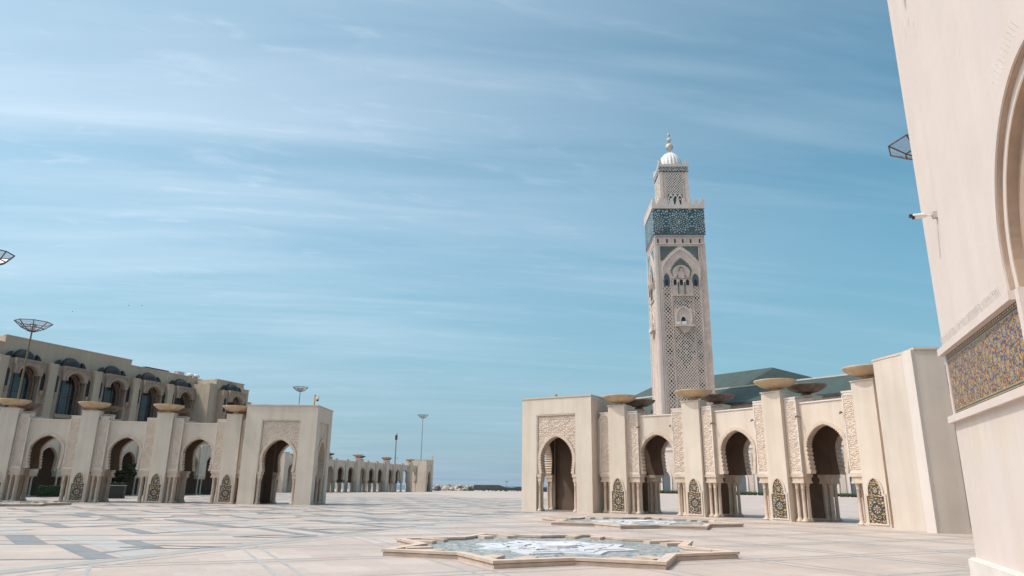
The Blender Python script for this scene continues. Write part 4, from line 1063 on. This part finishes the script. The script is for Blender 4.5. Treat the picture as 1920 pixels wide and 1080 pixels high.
b = MB(); rg2 = random.Random(6); b.box(0, 2.2, 0, .6, 0, 1.1, 'hedge_green')
for i in range(500):
    c = Vector((rg2.random()*2.3-.05, rg2.random()*.7-.05, .1+rg2.random()*1.1)); n1 = Vector((rg2.gauss(0, 1), rg2.gauss(0, 1), rg2.gauss(0, 1))).normalized(); n2 = n1.orthogonal().normalized()*.07; n1 = n1*.1
    b.face([c-n1, c+n2, c+n1, c-n2], 'hedge_green')
b.build('foliage', t)

# ------------------------------------------------------------------ near right wall
NW0 = Vector((9.54, 15.08)); NWD = Vector((-.3436, -.9391)); NWA = math.atan2(NWD.y, NWD.x)
def near_wall():
    # local x: from the far corner towards the viewer; local y: inwards (away from the plaza)
    root = thing('near_building', 'bright white plaster wall at the right edge with arch moulding and zellige band', 'building', (NW0.x, NW0.y, 0), NWA)
    Y = 1
    # the facade with an arched recess and a rectangular window zone below it
    cx = 7.3
    ar = [(cx-2.45, 4.78), (cx-2.48, 5.25)]
    n = 26
    for i in range(1, n): a = math.pi*(1-i/n); ar.append((cx+2.48*math.cos(a), 5.25+2.5*math.sin(a)))
    ar += [(cx+2.48, 5.25), (cx+2.45, 4.78)]
    b = MB()
    b.prism([(0, 0), (14, 0), (14, 19), (0, 19), ], 1.6, 12, 'near_plaster')
    b.prism([(0, 4.78)]+ar+[(14, 4.78), (14, 19), (0, 19)], 0, 1.6, 'near_plaster')
    b.prism([(0, 0), (14, 0), (14, 3.31), (0, 3.31)], 0, 1.6, 'near_plaster')
    b.prism([(0, 3.31), (.12, 3.31), (.12, 4.78), (0, 4.78)], .0, 1.6, 'near_plaster'); b.prism([(5.06, 3.31), (14, 3.31), (14, 4.78), (5.06, 4.78)], .08, 1.6, 'near_plaster'); b.prism([(.12, 3.31), (5.06, 3.31), (5.06, 4.78), (.12, 4.78)], .12, 1.6, 'near_plaster')
    b.build('wall', root)
    b = MB(); b.relief(.13, 5.05, 3.315, 4.63, .0165, None, .028, lambda x, z: zell_wall(x-.13, z-3.315)); b.box(.13, 5.05, .032, .12, 3.312, 4.63, 'z_plum'); b.build('zellige_panel', root)
    b = MB(); b.box(-.10, 5.05, -.10, .12, 4.63, 4.78, 'near_plaster'); b.box(5.052, 5.22, -.012, .08, 3.2, 4.78, 'near_plaster'); b.build('upper_shelf', root)
    b = MB(); b.box(-.09, 5.03, -.10, .12, 3.17, 3.311, 'near_plaster'); b.build('lower_ledge', root)
    b = MB(); rg3 = random.Random(9); x = .35
    while x < 4.6:
        for k in (-.05, .05): b.tube((x, -.03+k*.6, 4.78), (x+.03+rg3.random()*.03, -.03+k*1.6, 4.93+rg3.random()*.03), .006, 'camera_white', 4)
        x += .055
    b.build('bird_spikes', root)
    b = MB(); rg3 = random.Random(19)
    for i in range(12):
        a = math.pi*(.64-i*.012); r = 2.75; px, pz = cx+r*math.cos(a), 5.25+r*math.sin(a)
        b.tube((px, -.03, pz), (px+.10*math.cos(a), -.10, pz+.12*math.sin(a)), .006, 'camera_white', 4)
    b.build('arch_bird_spikes', root)
    b = MB()
    def arcpts(r, zc=5.25, lo=4.79): return [(cx-r+.03, lo)]+[(cx+r*math.cos(math.pi*(1-i/40)), zc+r*1.01*math.sin(math.pi*(1-i/40))) for i in range(41)]+[(cx+r-.03, lo)]
    b.ring(arcpts(2.47), arcpts(2.64), -.035, .0, 'near_plaster'); b.build('arch_border', root)
    b = MB(); b.ring(arcpts(2.44), arcpts(2.479), .003, .09, 'reveal_shade'); b.ring(arcpts(2.20), arcpts(2.25), .05, .26, 'reveal_shade'); b.build('arch_reveal', root)
    b = MB(); b.ring(arcpts(2.25), arcpts(2.44), .065, .40, 'near_plaster'); b.build('arch_rib', root)
    b = MB(); b.ring(arcpts(1.92), arcpts(2.20), .20, 1.5, 'reveal_shade'); b.ring(arcpts(1.60), arcpts(1.92), .45, 1.5, 'reveal_shade'); b.ring(arcpts(1.3), arcpts(1.6), .62, 1.5, 'reveal_shade'); b.prism(arcpts(1.6), 1.0, 1.4, 'reveal_shade'); b.build('arch_recess', root)
    b = MB(); b.box(-.09, 14, -.13, 0, -.05, .44, 'plinth_marble'); b.box(-.09, 0, 0, 12, -.05, .44, 'plinth_marble'); b.box(-.06, 14, -.09, 0, .44, .465, 'plinth_marble'); b.build('plinth', root)
near_wall()
def on_wall(s, z, y=0): q = NW0+NWD*s+Vector((-NWD.y, NWD.x))*y; return (q.x, q.y, z)
t = thing('security_camera', 'white bullet security camera with black lens on an arm from the white wall', 'camera', on_wall(1.31, 7.46), NWA); t.scale = (.62, .62, .62)
b = MB(); b.box(-.09, .09, -.13, 0, -.11, .11, 'steel_grey'); b.tube((0, -.13, 0), (0, -.16, 0), .07, 'steel_grey', 10); b.build('mount', t)
b = MB(); b.tube((0, -.14, 0), (0, -.32, .01), .025, 'camera_white', 8); b.tube((0, -.30, .01), (0, -.36, .02), .04, 'camera_white', 8); b.build('arm', t)
b = MB(); b.tube((0, -.34, .015), (0, -.68, -.005), .07, 'camera_white', 12); h = b.build('housing', t)
b = MB(); b.tube((0, -.681, -.005), (0, -.76, -.012), .068, 'camera_black', 12); b.build('lens', h)
b = MB(); b.prism([(-.085, .02), (-.085, .075), (-.05, .105), (.05, .105), (.085, .075), (.085, .02), (.075, .02), (.075, .07), (.045, .09), (-.045, .09), (-.075, .07), (-.075, .02)], -.74, -.36, 'camera_white'); b.prism([(-.088, .015), (-.088, .078), (-.05, .108), (.05, .108), (.088, .078), (.088, .015)], -.84, -.741, 'camera_black'); b.build('sunshield', t)
t = thing('floodlight', 'dark brown wall floodlight high at the top left of the white wall', 'light', on_wall(1.72, 12.95), NWA); t.scale = (.7, .7, .7)
b = MB(); b.box(-.10, .10, -.30, -.10, -.16, .12, 'floodlight_brown'); b.box(-.12, .12, -.32, -.08, .12, .15, 'floodlight_brown'); b.build('body', t); b = MB(); b.box(-.04, .04, -.10, 0, -.05, .05, 'steel_grey'); b.build('bracket', t); b = MB(); b.box(-.08, .08, -.33, -.12, -.175, -.16, 'camera_white'); b.build('lens', t)

# ------------------------------------------------------------------ fountains
def fountain(c, label, rot=-108.9, sc=1.0):
    root = thing('star_fountain', label, 'fountain', (*c, 0), R(rot), 'star shaped fountains in the plaza')
    def star(r, k=.7654, n=16): return [(r*(1 if i % 2 == 0 else k)*math.cos(2*math.pi*i/n), r*(1 if i % 2 == 0 else k)*math.sin(2*math.pi*i/n)) for i in range(n)]
    Ro = 5.05*sc
    def starring(b, ro, ri, z0, z1, mat, top=None, ki=.7654, ko=.7654):
        o = star(ro, ko); i = star(ri, ki); n = 16
        for k in range(n):
            j = (k+1) % n
            b.face([(*o[k], z0), (*o[j], z0), (*o[j], z1), (*o[k], z1)], mat); b.face([(*i[j], z0), (*i[k], z0), (*i[k], z1), (*i[j], z1)], mat)
            b.face([(*o[k], z1), (*o[j], z1), (*i[j], z1), (*i[k], z1)], top or mat)
    b = MB(); starring(b, Ro-.04, Ro-.37, 0, .09, 'kerb_stone'); starring(b, Ro-.07, Ro-.36, .09, .105, 'joint_dark'); b.build('kerb_base', root)
    b = MB(); starring(b, Ro, Ro-.36, .105, .170, 'kerb_stone', 'kerb_top'); b.build('kerb_coping', root)
    # paired stone tabs inside every point, giving the stepped inner edge
    pts = [(3.55, -.17), (4.3, -.22), (4.3, .22), (3.55, .17)]
    b = MB(); b.plate([(sc*x, sc*y) for x, y in pts], .06, .16, 'kerb_stone'); me = b.mesh('kerb_tab')
    for k in range(8):
        a = 2*math.pi*k/8
        for off in (-.42, .42): put('kerb_tab', me, root, (-off*math.sin(a), off*math.cos(a), 0), a)
    b = MB(); b.plate(star(Ro-.33), .02, .075, 'basin_mosaic'); b.build('basin_floor', root)
    b = MB(); starring(b, 2.40*sc, 2.08*sc, .075, .11, 'white_marble'); starring(b, 2.03*sc, 1.65*sc, .075, .125, 'white_marble'); b.plate(star(1.70*sc), .076, .10, 'white_marble'); b.build('marble_star', root)
    b = MB()
    for k in range(16):
        a = 2*math.pi*(k+.5)/16; r = 1.15*sc; w = .2
        p = [(r-.3, -w), (r+.3, -w), (r+.3, w), (r-.3, w)]
        q = [(x*math.cos(a)-y*math.sin(a), x*math.sin(a)+y*math.cos(a)) for x, y in p]
        for (x0, y0), (x1, y1) in ((q[0], q[1]), (q[2], q[3])):
            b.face([(x0, y0, .105), (x1, y1, .105), (x1, y1, .145), (x0, y0, .12)], 'white_marble')
        b.face([(*q[1], .105), (*q[2], .105), (*q[2], .145), (*q[1], .145)], 'white_marble')
        b.face([(*q[0], .12), (*q[3], .12), (*q[2], .145), (*q[1], .145)], 'white_marble')
        if k % 3 == 0: b.face([(q[1][0]*1.002, q[1][1]*1.002, .11), (q[2][0]*.6+q[1][0]*.4, q[2][1]*.6+q[1][1]*.4, .11), (q[2][0]*.5*1.003+q[1][0]*.5*1.003, q[2][1]*.5*1.003+q[1][1]*.5*1.003, .14), (q[1][0]*1.003, q[1][1]*1.003, .14)], 'rust')
    b.lathe([(.65, .10), (.65, .18), (.52, .18), (.45, .14), (.02, .13)], 16, 'white_marble'); b.build('spout_ring', root)
    return root
fountain((1.30, 21.05), 'large star shaped marble fountain in the foreground with a white inner star')
fountain((6.49, 36.66), 'star shaped fountain farther back, just before the right arcade')
fountain((-36.6, 51.2), 'star shaped fountain before the left arcade, cut by the left edge')

# ------------------------------------------------------------------ street lamps
def lamp(p, h, label, rz=0, pole='pole_steel', scale=1.0, bowl_r=1.75):
    t = thing('street_lamp', label, 'street lamp', (*p, 0), rz, 'tall street lamps with glass bowls')
    b = MB(); b.tube((0, 0, 0), (0, 0, 1.2), .30, pole, 10, .24); b.tube((0, 0, 1.2), (0, 0, h+.2), .14, pole, 10, .08); b.build('pole', t)
    n = 8; rings = [(.36, 0.05), (1.05, .38), (bowl_r, 1.0)]
    def pt(r, z, i): a = 2*math.pi*(i+.5)/n; return (r*math.cos(a), r*math.sin(a), h+z)
    fm = MB()
    for i in range(n):
        for k, (r, z) in enumerate(rings):
            fm.tube(pt(r, z, i), pt(r, z, i+1), .045, 'lamp_frame', 5)
            if k: fm.tube(pt(*rings[k-1], i), pt(r, z, i), .045, 'lamp_frame', 5)
        fm.tube((0, 0, h), pt(.42, .05, i), .04, 'lamp_frame', 4)
    fm.build('bowl_frame', t)
    g = MB()
    for i in range(n):
        for k in (1, 2): g.face([pt(*rings[k-1], i), pt(*rings[k-1], i+1), pt(*rings[k], i+1), pt(*rings[k], i)], 'lamp_glass')
    g.build('glass_bowl', t)
    c = MB(); c.lathe([(.16, h+.1), (.28, h+.3), (.30, h+.55), (.18, h+.7)], 10, 'camera_white'); c.box(-.3, .3, -.18, .18, h+.62, h+.82, 'canopy_slate'); c.build('lamp_unit', t)
    return t
lamp((-51.4, 73.0), 17.0, 'street lamp with a brass pole standing before the left building', .2, 'pole_brass')
lamp((-41.05, 52.0), 17.9, 'street lamp cut off by the left picture edge', .1, 'pole_brass', bowl_r=1.5)
lamp((-48.0, 158.9), 21.8, 'street lamp rising behind the left gatehouse roof', .3)
lamp((-27.35, 220.2), 21.8, 'distant street lamp rising behind the far gatehouse', .1)
lamp((26.2, 40.2), 22.2, 'street lamp whose glass bowl peeks out behind the white wall', 1.0, bowl_r=2.0)
t = thing('mast', 'thin steel mast with a small floodlight head behind the far arcade', 'mast', (-35.6, 222, 0))
b = MB(); b.tube((0, 0, 0), (0, 0, 16.2), .22, 'pole_steel', 8, .16); b.build('pole', t); b = MB(); b.box(-.35, .35, -.2, .2, 15.2, 16.6, 'lamp_frame'); b.tube((0, 0, 16.4), (.2, 0, 17.2), .12, 'lamp_frame'); b.box(-.2, .9, -.1, .1, 9.6, 9.75, 'pole_steel'); b.build('floodlight_head', t)
t = thing('pole_light', 'tiny twin headed pole light standing on the sea wall', 'street lamp', (-.9, 249, 1.0))
b = MB(); b.tube((0, 0, 0), (0, 0, 2.0), .06, 'pole_steel', 6); b.build('pole', t); b = MB(); b.tube((0, 0, 1.9), (-.4, 0, 2.35), .08, 'pole_steel', 6); b.tube((0, 0, 1.9), (.4, 0, 2.35), .08, 'pole_steel', 6); b.box(-.62, -.2, -.12, .12, 2.3, 2.42, 'canopy_slate'); b.box(.2, .62, -.12, .12, 2.3, 2.42, 'canopy_slate'); b.build('lamp_heads', t)
t = thing('dome_camera', 'white dome camera on an orange pole on the left gatehouse roof', 'camera', (-17.4, 62.1, 8.2))
b = MB(); b.tube((0, 0, 0), (0, 0, 1.15), .06, 'orange_pole', 8); b.tube((0, 0, 1.05), (.25, 0, 1.05), .04, 'orange_pole', 8); b.build('pole', t)
b = MB(); b.lathe([(.02, 1.05), (.10, 1.02), (.14, .85), (.14, .72)], 12, 'camera_white', (.25, 0, 0)); b.build('housing', t); b = MB(); b.lathe([(.13, .72), (.11, .62), (.02, .56)], 12, 'camera_black', (.25, 0, 0)); b.build('lens_dome', t)
t = thing('roof_stub', 'small tan pipe stub on the roof of the right gatehouse', 'pipe', (RG0.x+2.55, RG0.y-1.5+.6, 8.25))
b = MB(); b.lathe([(.09, 0), (.09, .22), (.12, .24), (.12, .3), (.02, .31)], 10, 'bowl_stone'); b.build('stub', t)
t = thing('dome_camera', 'tiny camera on a tan post on the far gatehouse roof', 'camera', (-21.3, 196.5, 8.2))
b = MB(); b.tube((0, 0, 0), (0, 0, 1.3), .09, 'orange_pole', 6); b.build('pole', t); b = MB(); b.lathe([(.02, 1.0), (.18, .95), (.2, .7), (.02, .55)], 8, 'camera_white', (.25, 0, 0)); b.build('housing', t)

# ------------------------------------------------------------------ breakwater
def breakwater():
    rg = random.Random(21)
    b = MB(); n = 26
    for i in range(230):
        x = -27+rg.random()*15.5; top = 2.0*min(1, (x+28.5)/4)*(.75+.3*math.sin(x*1.7)); r = .3+rg.random()*.55
        y = 247+rg.random()*5; z = rg.random()*max(.3, top-.2)*min(1, (y-245.5)/2.5)
        ph = rg.random()*6; b.lathe([(.02, -r*.7), (r*(.7+.4*rg.random()), -r*.3), (r*(.8+.4*rg.random()), r*.2), (r*.5, r*.6), (.02, r*.7)], 6, 'rock_pale', (x, y, z), rib=lambda a, zz: 1+.22*math.sin(2*a+ph))
    tag(b.build('rubble_mound'), 'heap of pale breakwater rubble beyond the far plaza edge', 'rocks', kind='stuff')
    t = thing('sea_wall', 'dark concrete sea wall with sloping end along the far plaza edge', 'sea wall', (-13, 246, 0))
    b = MB(); b.prism([(-.6, -3), (1.0, 2.0), (9.6, 2.05), (11.5, 1.35), (14, 1.2), (16, 1.55), (28, 1.45), (28, -3)], 0, 7, 'concrete_dark'); b.build('wall', t)
    b = MB()
    for i in range(80):
        x = -12+rg.random()*22; r = .12+rg.random()*.22
        b.lathe([(.02, -r*.3), (r*(.8+.5*rg.random()), 0), (r*.8, r*.5), (.02, r*.8)], 6, 'rock_white', (x, 243.5+rg.random()*1.5-.8, .03))
    tag(b.build('scattered_stones'), 'small pale stones scattered along the foot of the sea wall', 'stones', kind='stuff')
    t = thing('boulder', 'dark boulder next to the right end of the far arcade', 'boulder', (-22.6, 226, 0))
    b = MB(); b.lathe([(.8, 0), (1.1, .5), (.9, 1.2), (.4, 1.6), (.02, 1.65)], 9, 'concrete_dark', rib=lambda a, z: 1+.15*math.sin(3*a+z)); b.build('rock', t)
breakwater()

# ------------------------------------------------------------------ birds
for (x, y, z), lb, r in (((-54.6, 84, 21.9), 'tiny dark bird gliding above the street lamp at left', .5), ((-47.8, 84, 22.8), 'tiny bird gliding, left of a close pair above the left building', 1.0), ((-46.1, 84, 22.8), 'tiny bird gliding, right of a close pair above the left building', .2)):
    t = thing('bird', lb, 'bird', (x, y, z), r, 'birds over the left building'); t.scale = (.4, .4, .4)
    b = MB(); b.tube((-.16, 0, 0), (.12, 0, 0), .06, 'bird_grey', 6, .04); b.tube((.12, 0, 0), (.2, 0, .02), .035, 'bird_grey', 6, .01)
    for s in (-1, 1): b.face([(-.08, 0, .02), (.08, 0, .02), (.02, s*.28, .12), (-.06, s*.28, .12)], 'bird_grey'); b.face([(-.06, s*.28, .12), (.02, s*.28, .12), (-.1, s*.55, .04)], 'bird_grey')
    b.build('body', t)
